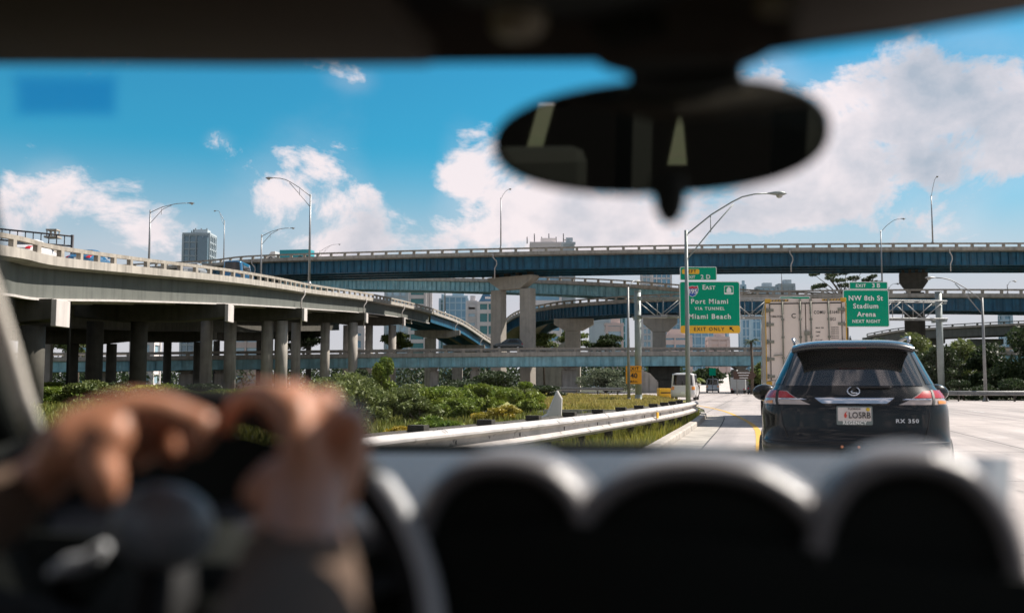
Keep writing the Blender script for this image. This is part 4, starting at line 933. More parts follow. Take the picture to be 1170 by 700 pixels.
bd = Body([(.28,.80),(.35,.83),(.5,.875),(.62,.89),(.9,.89),(1.0,.885),(1.08,.87),(1.15,.835),(1.22,.785),(1.4,.705),(1.55,.64),(1.62,.605),(1.66,.575),(1.685,.54),(1.70,.45)],
          [(.28,.14),(.35,.08),(.42,.01),(.55,-.01),(.69,.0),(.73,.045),(.8,.085),(.9,.105),(1.0,.12),(1.1,.155),(1.18,.21),(1.25,.26),(1.4,.37),(1.55,.48),(1.62,.53),(1.66,.72),(1.685,1.05),(1.7,1.5)],
          [(.28,4.55),(.4,4.72),(.55,4.77),(.75,4.72),(.9,4.5),(.98,4.15),(1.05,3.7),(1.12,3.45),(1.22,3.3),(1.4,3.0),(1.55,2.75),(1.62,2.6),(1.66,2.4),(1.685,2.15),(1.70,1.8)], B=.62, Bf=.9, n=2.9)
def make_suv():
    c = P(975.5, 440, 9.45)
    root = thing('black_suv', 'glossy black SUV with chrome tailgate bar driving directly ahead', 'SUV', (c.x, 9.45, 0), R(-17.5))
    zs = [.28,.31,.35,.38,.42,.48,.52,.55,.6,.65,.69,.71,.73,.76,.8,.85,.9,.95,1.0,1.04,1.08,1.11,1.15,1.18,1.22,1.25,1.3,1.35,1.4,1.45,1.5,1.55,1.58,1.62,1.64,1.66,1.675,1.685,1.695,1.70]
    vs, fs = bd.shell(zs, (1.02, 3.76)); b = MB().add(vs, fs, 0, True); b.build('body', PAINTK, root, fixn=False)
    b = MB().box((0,2.4,.34),(1.5,4.2,.12)); b.box((0,2.4,.6),(1.36,3.9,.5)); b.build('underbody', PLAST, root)
    # arch trims and wheels
    for y in (1.02, 3.76):
        for sx_ in (-1, 1):
            pts = [Vector((sx_*(interp(bd.w, max(.37+.40*math.sin(a), .3))+.006), y+.40*math.cos(a), .37+.40*math.sin(a))) for a in [math.pi*i/16 for i in range(17)]]
            MB().tube(pts, .022, 6).build('arch_trim', PLAST, root)
            MB().lathe([(.395,-.0),(.395,-.22)] if sx_ > 0 else [(.395,0),(.395,.22)], (sx_*.82,y,.37), 'X', 24).lathe([(0,0),(.395,0)], (sx_*.63,y,.37), 'X', 24).build('arch_liner', PLAST, root)
            wheel(root, sx_*.815, y, .37)
    # lower bumper, bright only where the sky reflects
    bd.patch(((-.90,.30),(.90,.30),(.925,.48),(-.925,.48)), .012, 30, 5).build('lower_bumper', PLAST, root)
    bd.patch(((-.62,.42),(.62,.42),(.60,.60),(-.60,.60)), .010, 24, 4).build('bumper_recess', PLAST, root)
    # tailgate glass and spoiler
    gl = bd.patch(((-.635,1.235),(.635,1.235),(.51,1.60),(-.51,1.60)), .004, 30, 14).build('rear_window', mat('tinted_rear_glass', (.006,.009,.009), .04, 0, spec=1.0, coat=1), root)
    MB().tube([bd.pt(bd.t_of(x, 1.215), 1.215, .014) for x in (-.02,.08,.2,.34)], .009, 6).tube([bd.pt(0, 1.2, .012), bd.pt(0,1.19,.03)], .02, 8).build('wiper', PLAST, gl)
    bd.patch(((-.765,1.25),(-.67,1.25),(-.55,1.58),(-.60,1.58)), .004, 6, 10).build('quarter_window', SGLASS, root)
    bd.patch(((.67,1.25),(.765,1.25),(.60,1.58),(.55,1.58)), .004, 6, 10).build('quarter_window', SGLASS, root)
    rows = []
    for (yy, z, hw) in ((.33,1.600,.56),(.295,1.610,.572),(.30,1.632,.575),(.36,1.662,.57),(.50,1.688,.56),(.80,1.706,.54),(1.2,1.715,.52),(1.7,1.712,.50)):
        rows.append([Vector((hw*(-1+2*i/16), yy+.10*abs(-1+2*i/16)**2.4, z-.04*abs(-1+2*i/16)**5)) for i in range(17)])
    rows.insert(0, [Vector((p.x*.97, p.y+.22, p.z+.0)) for p in rows[0]])
    MB().grid(rows).build('spoiler', mat('glossy_roof_paint', (.01,.012,.014), .22, 0, coat=1.0, spec=.6), root, fixn=True)
    MB().box((0,.318,1.612),(.26,.02,.014)).build('stop_lamp', REDL, root)
    # side glass
    for sg in (-1, 1):
        for (y0, y1) in ((.98,1.75),(1.82,2.55)):
            rows = []
            for k in range(6):
                z = 1.19+(1.56-1.19)*k/5; w = interp(bd.w, z)+.004; s0 = (.0 if y0 > 1 else .12*k/5); s1 = -(.28*k/5 if y1 > 2 else 0)
                rows.append([Vector((sg*w, y0+s0+(y1+s1-y0-s0)*i/6, z)) for i in range(7)])
            MB().grid(rows).build('side_window', SGLASS, root, solid=.003)
        MB().tube([(sg*.56,.95,1.675),(sg*.575,1.02,1.73),(sg*.575,1.4,1.745),(sg*.56,2.3,1.74),(sg*.55,2.5,1.69)], [.014,.02,.02,.02,.014], 8, sq=(1,.8)).build('roof_rail', mat('satin_rail', (.5,.52,.54), .25, .9) if 'satin_rail' not in MATS else MATS['satin_rail'], root)
        mb = MB(); rows = []
        for t, k in ((0,.35),(.25,.9),(.6,1.0),(1.0,.75)):
            o = Vector((sg*1.0, 2.95+t*.16, 1.15)); rows.append([o+Vector((math.cos(a)*.15*k, 0, math.sin(a)*.105*k)) for a in [2*math.pi*i/18 for i in range(19)]])
        mb.grid(rows); mb.add([p for p in rows[0][:-1]], [tuple(range(18))]); mb.tube([(sg*.85,3.05,1.12),(sg*.95,3.03,1.13)], .03, 8); mb.build('side_mirror', PAINTK, root, fixn=True)
        # tail lamps wrap the corner: red upper, clear lower, amber in the flank part
        X = lambda a: sg*a
        def pq(q, off, nm, mt_, par, nu=8, nv=4):
            qq = [(X(a), z) for a, z in q]
            if sg < 0: qq = [qq[1], qq[0], qq[3], qq[2]]
            return bd.patch(qq, off, nu, nv).build(nm, mt_, par, fixn=True)
        tl = pq(((.40,1.055),(.875,1.055),(.82,1.195),(.62,1.185)), .006, 'tail_lamp', CLEARL, root, 14, 6)
        pq(((.54,1.115),(.70,1.115),(.695,1.182),(.625,1.176)), .012, 'red_lens', REDL, tl); pq(((.725,1.115),(.852,1.115),(.822,1.19),(.72,1.186)), .012, 'red_lens', REDL, tl)
        pq(((.76,1.062),(.84,1.062),(.84,1.09),(.76,1.09)), .012, 'amber_lens', AMB, tl)
        pq(((.702,1.05),(.722,1.05),(.718,1.19),(.698,1.19)), .014, 'lamp_gap', PLAST, tl, 2, 4)
        pq(((.43,1.098),(.70,1.098),(.70,1.108),(.47,1.108)), .013, 'chrome_strip', CHROME, tl, 8, 2)
        pq(((.62,.43),(.80,.43),(.78,.485),(.64,.485)), .022, 'reflector', REDL, root)
        MB().tube([(sg*.55,.06,.31),(sg*.55,-.02,.31)], .045, 14, caps=False, sq=(1.5,1)).build('exhaust_tip', CHROME, root)
    # chrome bar
    cb = bd.patch(((-.29,1.062),(.29,1.062),(.36,1.112),(-.36,1.112)), .022, 18, 4); cb.build('chrome_bar', CHROME, root, fixn=True)
    rr = lambda x, z, off: bd.pt(bd.t_of(x, z) if x else 0, z, off)
    # round emblem with slanted stroke
    ez = 1.178; b = MB(); b.tube([rr(.055*math.cos(a), ez+.04*math.sin(a), .014) for a in [2*math.pi*i/28 for i in range(29)]], .0075, 6)
    b.tube([rr(.010, ez+.03, .014), rr(-.022, ez-.010, .016), rr(-.018, ez-.018, .016), rr(.036, ez-.018, .014)], .0075, 6); b.build('emblem', CHROME, root)
    # plate, frame, lettering
    py_ = bd.pt(0, .93).y-.03; pl = MB().poly([(a, py_, .955+c) for a, c in rrect(.325, .175, .012)], (0,.012,0)).build('number_plate', mat('pewter_frame', (.16,.2,.2), .5, .2), root, fixn=True)
    MB().poly([(a, py_-.004, .968+c) for a, c in rrect(.30, .128, .008)], (0,.004,0)).build('plate_face', mat('plate_white', (.62,.58,.56), .5, var=.1, vscale=20), pl, fixn=True)
    tx = lambda body, sz_, x, z, m, **kw: text(body, sz_, (x, py_-.009, z), pl, m, extrude=.001, **kw)
    tx('LO5RB', .082, .045, .956, INK, bold=.012, xs=.82); tx('FLORIDA', .026, .0, 1.018, INK, bold=.01, spacing=1.1); tx('REGENCY', .044, 0, .886, SIGNW, bold=.03, spacing=1.15)
    MB().poly([(-.085+a*.02, py_-.008, .965+c*.03) for a, c in ((-.3,-1),(.5,-1),(.9,-.2),(.4,.3),(.9,1.0),(.1,.6),(-.5,-.1))], (0,.003,0)).build('plate_mark', mat('plate_red', (.55,.05,.03), .5), pl, fixn=True)
    MB().lathe([(.0,-.004),(.018,-.004),(.018,0)], (.122,py_-.004,1.015), 'Y', 12).build('sticker', mat('sticker_yellow', (.6,.42,.02), .5), pl)
    tt = text('RX 350', .050, (.47, 0, .905), root, mat('silver_lettering', (.75,.76,.77), .35, .3), name='badge_lettering', extrude=.004, bold=.012, spacing=1.15, xs=1.2)
    for v in tt.data.vertices: q = rr(v.co.x, v.co.z, .006); v.co = Vector((q.x, q.y-.004+v.co.y, v.co.z))
    for x in (-.12,.03): MB().lathe([(0,-.01),(.012,-.01),(.014,0)], (x,bd.pt(0,.66).y-.0,.665), 'Y', 10).build('bolt', mat('orange_reflex', (.75,.3,.15), .2) if 'orange_reflex' not in MATS else MATS['orange_reflex'], root)
    MB().tube([(0,.95,1.69),(0,1.0,1.745),(0,1.1,1.70)], [.03,.012,.02], 8, sq=(.6,1)).build('antenna_fin', PAINTK, root)
    # bumper crease and tailgate shut lines
    MB().tube([bd.pt(t, .705, .002) for t in [-.9+1.8*i/40 for i in range(41)]], .004, 5).build('bumper_seam', PLAST, root)
    for sg in (-1, 1): MB().tube([rr(sg*x, z, .001) for x, z in ((.64,1.17),(.66,1.1),(.68,.98),(.66,.85),(.62,.74))], .004, 5).build('tailgate_seam', PLAST, root)
    for sg in (-1, 1):
        MB().bar((sg*.892,2.0,.7),(sg*.892,3.1,.7),.008,.02).build('door_trim', CHROME, root)
        for y in (1.78,2.9): MB().tube([(sg*(interp(bd.w, z)+.001), y, z) for z in (.4,.6,.9,1.0,1.1,1.18)], .004, 5).build('door_seam', PLAST, root)
        for y in (1.55,2.45): MB().tube([(sg*.90,y,.97),(sg*.907,y+.1,.975),(sg*.90,y+.2,.97)], .014, 6).build('door_handle', CHROME, root)
    bd2 = MB(); bd2.grid([[Vector((x, interp(bd.f, z)-.0+ (0.02) - .18*abs(x/.6)**2.2, z)) for x in (-.6,-.4,-.2,0,.2,.4,.6)] for z in (1.12,1.22,1.4,1.55)]); bd2.build('windscreen', SGLASS, root, solid=.004)
    return root
make_suv()

# container truck
CW = mat('cream_container_paint', (.84,.73,.65), .6, var=.08, vscale=.6, streak=.15); CHAZ = mat('yellow_black_edge', (.72,.42,.05), .6, var=.2); CGR = mat('rusty_grey_hardware', (.3,.3,.25), .6, .4, var=.4, vscale=4)
c0 = P(922, 440, 31.0); TH = -13.0
tr = thing('container_truck', 'truck carrying a cream shipping container seen from behind left of the SUV roof', 'truck', (c0.x, 31.0, 0), R(TH))
cw, ch0, ch1, cl_ = 2.44, 1.22, 3.93, 6.1; hw = cw/2; hgt = ch1-ch0
MB().box((0,cl_/2+.05,(ch0+ch1)/2),(cw-.14,cl_-.1,hgt-.14)).build('container_body', CW, tr)
b = MB()
for x in (-hw+.07,hw-.07):
    for y in (.07,cl_-.07): b.box((x,y,(ch0+ch1)/2),(.14,.14,hgt-.3))
b.box((0,.07,ch1-.075),(cw-.3,.14,.13)).box((0,.07,ch0+.075),(cw-.3,.14,.14)).box((0,cl_-.07,ch1-.075),(cw-.3,.14,.13))
for x in (-hw+.06,hw-.06): b.box((x,cl_/2,ch1-.075),(.11,cl_-.34,.11)); b.box((x,cl_/2,ch0+.075),(.11,cl_-.34,.13))
b.build('frame', CW, tr)
for x in (-hw+.09,hw-.09):
    for y in (.09,cl_-.09):
        for z in (ch0+.06,ch1-.06): MB().box((x,y,z),(.185,.185,.125)).build('corner_casting', CHAZ, tr, bevel=.015)
b = MB()   # corrugated side walls
for sg in (-1, 1):
    for i in range(21): b.box((sg*(hw-.055), .35+i*.27, (ch0+ch1)/2), (.05,.14,hgt-.34))
b.build('corrugation', CW, tr)
for sg in (-1, 1):
    MB().box((sg*(hw-.012),-.002,(ch0+ch1)/2),(.03,.02,hgt-.3)).build('edge_strip', CHAZ, tr)
    dcx = sg*(hw-.14)/2; d_ = MB().box((dcx,-.012,(ch0+ch1)/2-.0),((hw-.14)-.03,.05,hgt-.34)).build('container_door', CW, tr, bevel=.008)
    dl = MB()
    dl.box((dcx+sg*((hw-.14)/2-.008),-.02,(ch0+ch1)/2),(.02,.045,hgt-.33)).box((dcx,-.02,ch1-.165),((hw-.14),.045,.022)).build('door_gasket', PLAST, d_)
    for fx in (.13,.62):
        x = sg*((hw-.14)*fx+.02)
        rb = MB().tube([(x,-.07,ch0+.05),(x,-.07,ch1-.03)], .021, 8)
        for z in (ch0+.3,ch0+.85,ch0+1.5,ch0+2.05,ch1-.2): rb.box((x,-.055,z),(.085,.05,.06))
        rb.box((x,-.055,ch1-.33),(.07,.03,.32)).box((x,-.06,ch1-.06),(.07,.06,.07)).build('lock_rod', CGR, d_)
        MB().bar((x,-.10,ch0+.95),(x+sg*.3,-.10,ch0+.93),.03,.03).build('handle', CGR, d_)
    for z in (ch0+.28,ch0+.82,ch0+1.36,ch0+1.9,ch1-.36): MB().box((sg*(hw-.16),-.045,z),(.20,.035,.085)).tube([(sg*(hw-.06),-.045,z-.07),(sg*(hw-.06),-.045,z+.07)], .022, 6).build('hinge', CGR, d_)
HZ = mat('hazard_black', (.03,.03,.03), .6)
for sg in (-1, 1):
    MB().box((sg*.78,-.006,ch1-.055),(.55,.01,.05)).build('hazard_strip', CHAZ, tr)
    for i in range(6): MB().poly([(sg*.78-.24+i*.09,-.014,ch1-.076),(sg*.78-.2+i*.09,-.014,ch1-.076),(sg*.78-.17+i*.09,-.014,ch1-.034),(sg*.78-.21+i*.09,-.014,ch1-.034)], (0,.003,0)).build('hazard_mark', HZ, tr)
ctx = lambda s, size, x, z, **kw: text(s, size, (x, -.042, z), tr, INK, extrude=.002, bold=.012, **kw)
ctx('CHINA OCEAN', .095, -.86, ch1-.56, spacing=.95, xs=.6); ctx('C', .2, -.36, ch1-.55)
ctx('COMU', .14, .42, ch1-.45, xs=.78, spacing=1.1); ctx('516401 3', .14, .93, ch1-.45, xs=.72, spacing=1.1); ctx('45G1', .13, .80, ch1-.67, xs=.75)
ctx('MAX. GR.', .06, .42, ch1-.93); ctx('TARE', .06, .36, ch1-1.06); ctx('NET', .06, .35, ch1-1.18); ctx('CU.CAP', .06, .38, ch1-1.31)
for i in range(4): ctx('32500 KG', .05, .86, ch1-.92-.065*i, spacing=1.1)
for i in range(2): ctx('28700 KG', .05, .86, ch1-1.19-.065*i, spacing=1.1)
MB().box((.0,-.075,ch0+1.45),(.07,.03,.45)).box((.03,-.085,ch0+1.62),(.16,.03,.13)).build('lock_box', CGR, tr)
b = MB(); 
for x in (-.42,.42): b.box((x,4.2,1.08),(.16,9.2,.22))
for y in (.4,2.2,4,6): b.box((0,y,1.08),(1.0,.12,.18))
b.build('chassis', DARKM, tr)
MB().box((0,.15,.62),(2.3,.1,.14)).box((-.8,.15,.8),(.1,.1,.4)).box((.8,.15,.8),(.1,.1,.4)).build('rear_bumper', mat('red_white_bumper', (.5,.08,.06), .5), tr)
for y in (1.0,2.3,7.6,8.9):
    for x in (-1.0,1.0): wheel(tr, x, y, .5, .5, DARKM)
for x in (-.85,.85): MB().box((x,.09,.92),(.35,.06,.12)).build('tail_lamp', REDL, tr); MB().box((x,.35,.62),(.6,.03,.55)).build('mud_flap', BLACK, tr)
cab = MB().poly([(-1.2,6.7,1.0),(-1.2,6.7,3.2),(-1.2,7.2,3.75),(-1.2,8.4,3.6),(-1.2,8.9,2.4),(-1.2,10.3,2.1),(-1.2,10.4,.8),(-1.2,6.9,.8)], (2.4,0,0)).build('cab', mat('cab_paint', (.5,.5,.52), .3, coat=.5), tr, bevel=.08, fixn=True)
for x in (-1.205,1.185): MB().poly([(x,7.5,2.4),(x,7.5,3.2),(x,8.3,3.2),(x,8.6,2.4)], (.02,0,0)).build('cab_window', SGLASS, tr, fixn=True)

# other cars -------------------------------------------------------
def make_car(kind, paint, name, label, cat, loc, rz, group=None):
    root = thing(name, label, cat, loc, rz, group)
    if kind == 'van':   L, w, H, belt, roof0, hood, hz_ = 5.2,.98,2.15,1.15,.12,4.3,1.25
    elif kind == 'suv': L, w, H, belt, roof0, hood, hz_ = 4.7,.93,1.72,1.08,.5,3.5,1.05
    else:               L, w, H, belt, roof0, hood, hz_ = 4.6,.89,1.42,.93,1.2,3.3,.92
    bb = Body([(.25,w*.93),(.5,w),(belt*.8,w*.99),(belt,w*.95),(H*.96,w*.76 if kind != 'van' else w*.86),(H,w*.55)],
              [(.25,.12),(.45,0),(belt*.8,.06),(belt,.12 if kind != 'sedan' else .55),(H*.96,roof0 if kind != 'sedan' else 1.25),(H,roof0+.3 if kind != 'sedan' else 1.6)],
              [(.25,L-.15),(.5,L),(hz_*.8,L-.1),(hz_,hood),(H*.96,hood-.9 if kind != 'van' else hood-.35),(H,hood-1.2)], B=.5, Bf=.7, n=3.4)
    zs = sorted(set([.25,.35,.5,.65,.8,hz_*.8,belt*.8,belt,hz_,belt+.15,belt+.3,H*.9,H*.96,H*.985,H])); vs, fs = bb.shell(zs, (.85, L-.95), .34, .33)
    MB().add(vs, fs, 0, True).build('body', paint, root); MB().box((0,L/2,.45),(w*1.5,L*.85,.4)).build('underbody', PLAST, root)
    for y in (.85, L-.95):
        for x in (-w+.12, w-.12): wheel(root, x, y, .33, .22)
    zt_ = H*.93; wt = interp(bb.w, zt_)
    bb.patch(((-w*.78,belt+.04),(w*.78,belt+.04),(wt*.8,zt_),(-wt*.8,zt_)), .006, 12, 5).build('rear_window', SGLASS, root)
    for sg in (-1, 1):
        rows = []
        for k in range(4):
            z = belt+.05+(zt_-belt-.05)*k/3; ww = interp(bb.w, z)+.006; r_ = interp(bb.r, z)+.55; f_ = interp(bb.f, z)-.75
            rows.append([Vector((sg*ww, r_+(f_-r_)*i/8, z)) for i in range(9)])
        MB().grid(rows).build('side_window', SGLASS, root, solid=.004)
        q = [(sg*w*.68,belt*.72),(sg*w*.93,belt*.72),(sg*w*.92,belt*.95),(sg*w*.68,belt*.95)]
        bb.patch(q, .01, 4, 3).build('tail_lamp', REDL if kind != 'van' else AMB, root, fixn=True)
        MB().box((sg*(w+.1),hood-.35,belt+.1),(.2,.1,.16)).build('side_mirror', paint, root, bevel=.03)
        fz = hz_*.78; MB().box((sg*w*.68, L-.28, fz), (.34,.2,.14)).build('headlight', CLEARL, root, bevel=.03)
    rows = [[Vector((x*interp(bb.w, z)*.8, interp(bb.f, z)+.01-.12*abs(x)**2, z)) for x in (-1,-.5,0,.5,1)] for z in (hz_+.06,(hz_+zt_)/2,zt_)]
    MB().grid(rows).build('windscreen', SGLASS, root, solid=.006)
    MB().box((0,interp(bb.r,.6)-.012,.62),(.33,.012,.16)).build('number_plate', SIGNW, root)
    return root
WPAINT = mat('white_car_paint', (.7,.69,.68), .3, coat=.6); DPAINT = mat('dark_green_car_paint', (.02,.035,.04), .25, .2, coat=1); GPAINT = mat('silver_car_paint', (.4,.42,.43), .3, .5, coat=.6); BPAINT = mat('blue_car_paint', (.03,.15,.3), .3, .3, coat=.8)
def car_at(kind, paint, name, label, cat, px, d, rz, z=0.0, group=None):
    p = P(px, 440, d); return make_car(kind, paint, name, label, cat, (p.x, d, z), R(rz), group)
car_at('suv', DPAINT, 'dark_minivan', 'dark minivan driving on the low blue bridge in front of the tall pier', 'minivan', 598, 152.5, 92, 6.5)
car_at('van', WPAINT, 'white_van', 'white delivery van behind the tall lamp pole at the end of the guardrail', 'van', 780, 78, -14)
car_at('van', GPAINT, 'silver_van', 'small silver van on the far road between white van and bridge column', 'van', 814, 150, -12)
car_at('sedan', DPAINT, 'dark_car', 'small dark car beside the box truck, left of the SUV mirror', 'car', 861, 128, -20)
bt = thing('box_truck', 'grey box truck seen from behind under the low bridge', 'truck', (P(843,440,135).x,135,0), R(-14))
MB().box((0,2.2,1.35),(2.0,4.4,1.7)).build('cargo_box', mat('grey_box', (.42,.45,.45), .6, var=.1), bt, bevel=.03); MB().box((0,3.4,.62),(.9,6,.2)).build('chassis', DARKM, bt)
MB().poly([(-1,4.6,.5),(-1,4.6,2.0),(-1,5.3,2.0),(-1,5.9,1.3),(-1,6.5,1.1),(-1,6.5,.5)], (2,0,0)).build('cab', WPAINT, bt, fixn=True, bevel=.05)
for y in (1.0,5.6):
    for x in (-.85,.85): wheel(bt, x, y, .4, .3, DARKM)
for x in (-.8,.8): MB().box((x,-.02,.62),(.2,.05,.12)).build('tail_lamp', REDL, bt)
# vehicles on the viaduct and overpass
def on_bridge(fr, rail, px, lat): 
    i = min(range(len(fr)), key=lambda k: abs(((fr[k][0]+fr[k][1]*lat).x/(fr[k][0]+fr[k][1]*lat).y)-(px-585)/FPX)); o, l = fr[i]; p = o+l*lat; p.z -= rail; return p
for (px, lat, kind, paint, nm, lb, cat, fr) in (
    (8,2.4,'sedan',WPAINT,'white_car','white car behind the viaduct parapet at the left edge','car',Vf),
    (85,3.0,'sedan',BPAINT,'blue_car','blue car glimpsed through the viaduct parapet slots left of the first lamp','car',Vf),
    (262,2.6,'van',BPAINT,'blue_van','blue and white van above the viaduct parapet below the dark tower','van',Vf),
    (210,2.6,'sedan',GPAINT,'silver_car','silver car behind the viaduct parapet below the dark tower','car',Vf)):
    p = on_bridge(fr, .85, px, lat); make_car(kind, paint, nm, lb, cat, p, R(0), None)
p = on_bridge(Uf, .85, 362, 4.5); p.z += 0.0
tk = thing('teal_box_truck', 'teal box truck on the upper overpass left of the tall viaduct lamp', 'truck', p, R(80))
MB().box((0,3.4,1.3),(2.2,5.4,1.35)).build('cargo_box', mat('teal_paint', (.03,.3,.36), .5), tk, bevel=.05); MB().box((0,4.4,.7),(.9,8,.25)).build('chassis', DARKM, tk)
MB().poly([(-1.1,6.9,.6),(-1.1,6.9,1.8),(-1.1,7.6,1.75),(-1.1,8.1,1.2),(-1.1,9.0,1.1),(-1.1,9.0,.6)], (2.2,0,0)).build('cab', WPAINT, tk, fixn=True, bevel=.06)
for y in (1.2,2.4,7.7):
    for x in (-.95,.95): wheel(tk, x, y, .45, .35, DARKM)
# steel sign frame seen over the left viaduct
q = P(40, 268, 75); fr_ = thing('roadside_gantry', 'thin dark steel truss frame above the viaduct parapet at the left edge', 'sign gantry', (q.x-6,75,0))
b = MB(); za = P(0,263,75).z; L0 = P(-60,262,75).x-fr_.location.x; L1 = P(83,270,75).x-fr_.location.x; z1 = P(83,270,75).z
b.tube([(L0,0,za+.5),(L1,0,z1)], .07, 6).tube([(L0,0,za+.5-.9),(L1,0,z1-.75)], .07, 6)
n = 16
for i in range(n+1):
    t = i/n; x = L0+(L1-L0)*t; za_ = za+.5+(z1-za-.5)*t; b.tube([(x,0,za_),(x,0,za_-.88+.13*t)], .04, 5)
b.build('truss', DARKM, fr_); MB().tube([(L1,0,0),(L1,0,z1+.1)], .12, 8).build('post', DARKM, fr_); MB().tube([(L0,0,0),(L0,0,za)], .12, 8).build('post', DARKM, fr_)
q = P(61,262,110); eq = thing('rooftop_equipment', 'small lattice rooftop box peeking over the viaduct parapet at left', 'equipment', (q.x,110,0))
b = MB(); b.box((0,0,q.z/2-1),(.7,.7,q.z-2)).box((0,0,q.z-.9),(1.5,1.2,.2)).box((0,0,q.z-.1),(1.2,1.0,.15))
for x in (-.5,0,.5): b.box((x,-.4,q.z-.5),(.1,.1,.8)).box((x,.4,q.z-.5),(.1,.1,.8))
b.build('tower', CONC, eq)
# ------------------------------------------------------------------ our own car: cabin seen from inside
CH = R(14.0); cs, sn = math.cos(CH), math.sin(CH)
def CP(px, py, v):
    """point seen at (px,py) on the plane lying v metres ahead in the car's own direction"""
    tx = (px-585)/FPX; Y = v/(cs+tx*sn); return P(px, py, Y)
def uv(u, v, z): return Vector((u*cs+v*sn, -u*sn+v*cs, EYE+z))
CABIN = thing('own_car', 'dark car interior around the camera with mirror, dashboard hoods and steering wheel', 'car', (0, 0, 0))
LINER = mat('dark_headliner', (.022,.017,.012), .95, var=.2, vscale=20); VISOR = mat('brown_black_visor', (.03,.022,.012), .9, var=.2, vscale=8); PSTRIP = mat('pale_pillar_strip', (.86,.80,.70), .8)
DASHP = mat('shaded_pad_vinyl', (.05,.05,.055), .42, spec=.4, bump=.15, bscale=300); DASH = mat('grey_dashboard_vinyl', (.19,.18,.18), .27, spec=.5, bump=.15, bscale=300); DBLACK = mat('black_dash_plastic', (.009,.011,.009), .8, spec=.2); WHEELM = mat('black_leather', (.012,.012,.012), .7, spec=.2)  # pad tone darkened to stand in for its weaker light than the hoods
MIRR = mat('mirror_glass', (.42,.42,.37), .02, 1.0); SILV = mat('satin_silver', (.42,.43,.44), .55, .1)
# roof shell and rear of the cabin
Zr = .262
hd = [CP(-60,70,.70), CP(0,70,.70), CP(260,70.5,.70), CP(545,68,.69), CP(720,67,.67), CP(845,64,.64), CP(1000,38,.64), CP(1170,11,.65), CP(1260,-4,.66)]
b = MB(); rows = []
for k, (back, up) in enumerate(((0,0),(.02,.03),(.10,.055),(.45,.10),(1.2,.12),(2.2,.06))):
    rows.append([p+Vector((-sn*back, -cs*back, up)) for p in hd])
b.grid(rows); rows2 = [[p+Vector((sn*.02, cs*.02, .012)) for p in hd], [p+Vector((-sn*2.2, -cs*2.2, .16)) for p in hd]]
b.build('headliner', LINER, CABIN, solid=.02)
# sun visor folded against the roof
vis = [CP(-40,56,.66), CP(120,56,.66), CP(300,57,.66), CP(500,55,.655)]
b = MB(); b.grid([[p+Vector((-sn*s*.17, -cs*s*.17, -.004+s*.004)) for p in vis] for s in (0,.5,1)]); b.build('sun_visor', VISOR, CABIN, solid=.022, bevel=.006)
vis = [CP(900,36,.64), CP(1020,20,.645), CP(1200,-12,.65)]
b = MB(); b.grid([[p+Vector((-sn*s*.17, -cs*s*.17, -.004+s*.004)) for p in vis] for s in (0,.5,1)]); b.build('sun_visor', VISOR, CABIN, solid=.022, bevel=.006)
# overhead console and mirror stalk
cc_ = CP(700,20,.60)
rows = []
for s, w, h in ((0,.07,.012),(.05,.10,.022),(.16,.12,.032),(.35,.12,.03)):
    o = CP(700,50,.665)+Vector((-sn*s, -cs*s, .03)); ax = Vector((cs,-sn,0)); rows.append([o+ax*(math.cos(a)*w)+Vector((0,0,math.sin(a)*h)) for a in [2*math.pi*i/24 for i in range(25)]])
MB().grid(rows).build('overhead_console', DBLACK, CABIN, solid=.004)
for (px, py) in ((592,42),(896,20)):  # tan discs stand in for soft highlights on the roof lining
    o = CP(px,py,.62); MB().lathe([(0,0),(.014,.001),(.018,.006),(.018,.02)], (0,0,0), 'Z', 16).build('highlight_disc', mat('highlight_tan', (.16,.14,.09), .5) if 'highlight_tan' not in MATS else MATS['highlight_tan'], CABIN).location = o
stalk = MB(); rows = []
for (px, py, w, dd, v) in ((775,30,.075,.05,.66),(780,62,.060,.045,.665),(782,78,.040,.03,.68),(783,92,.042,.022,.74),(783,112,.052,.012,.80)):
    o = CP(px, py, v+.02); ax = Vector((cs,-sn,0)); fw = Vector((sn,cs,0)); rows.append([o+ax*(math.cos(a)*w)+fw*(math.sin(a)*dd) for a in [2*math.pi*i/24 for i in range(25)]])
stalk.grid(rows); stalk.build('mirror_stalk', DBLACK, CABIN, solid=.003)
# rear view mirror: oval housing with glass facing back
Ym = .78; mc = P(757, 156, Ym); kk = Ym/FPX
MT = Matrix.Rotation(R(8.0), 3, 'X'); mn_ = MT @ Vector((0,-1,0))
eye_ = Vector((0,0,EYE)); fw_ = Vector((sn,cs,0))
def seen_in_mirror(px, py, v):
    """where the line of sight through (px,py), turned back by the mirror, meets the plane v metres along the car"""
    d = (P(px,py,1.0)-eye_).normalized(); t = (mc-eye_).dot(mn_)/d.dot(mn_); h = eye_+d*t; r = d-2*d.dot(mn_)*mn_; u = (v-h.dot(fw_))/r.dot(fw_); return h+r*u
def oval(sc, dy, n=64, grow=0.0):
    out = []
    for i in range(n):
        a = 2*math.pi*i/n; e = 2/2.35; x = math.copysign(abs(math.cos(a))**e, math.cos(a))*197*kk; z = math.copysign(abs(math.sin(a))**e, math.sin(a))*67*kk
        z *= (1+.05*math.cos(a)); z += x*.045
        out.append(mc+MT @ Vector((x*sc+(grow*math.cos(a)), dy, z*sc+(grow*math.sin(a)))))
    return out
hs = MB(); r0 = [oval(.955,.0), oval(.99,.001), oval(1.0,.008), oval(.97,.024), oval(.8,.038), oval(.4,.046)]
vs = [p for r in r0 for p in r]; fs = []
for i in range(5):
    for j in range(64): fs.append((i*64+j, i*64+(j+1) % 64, (i+1)*64+(j+1) % 64, (i+1)*64+j))
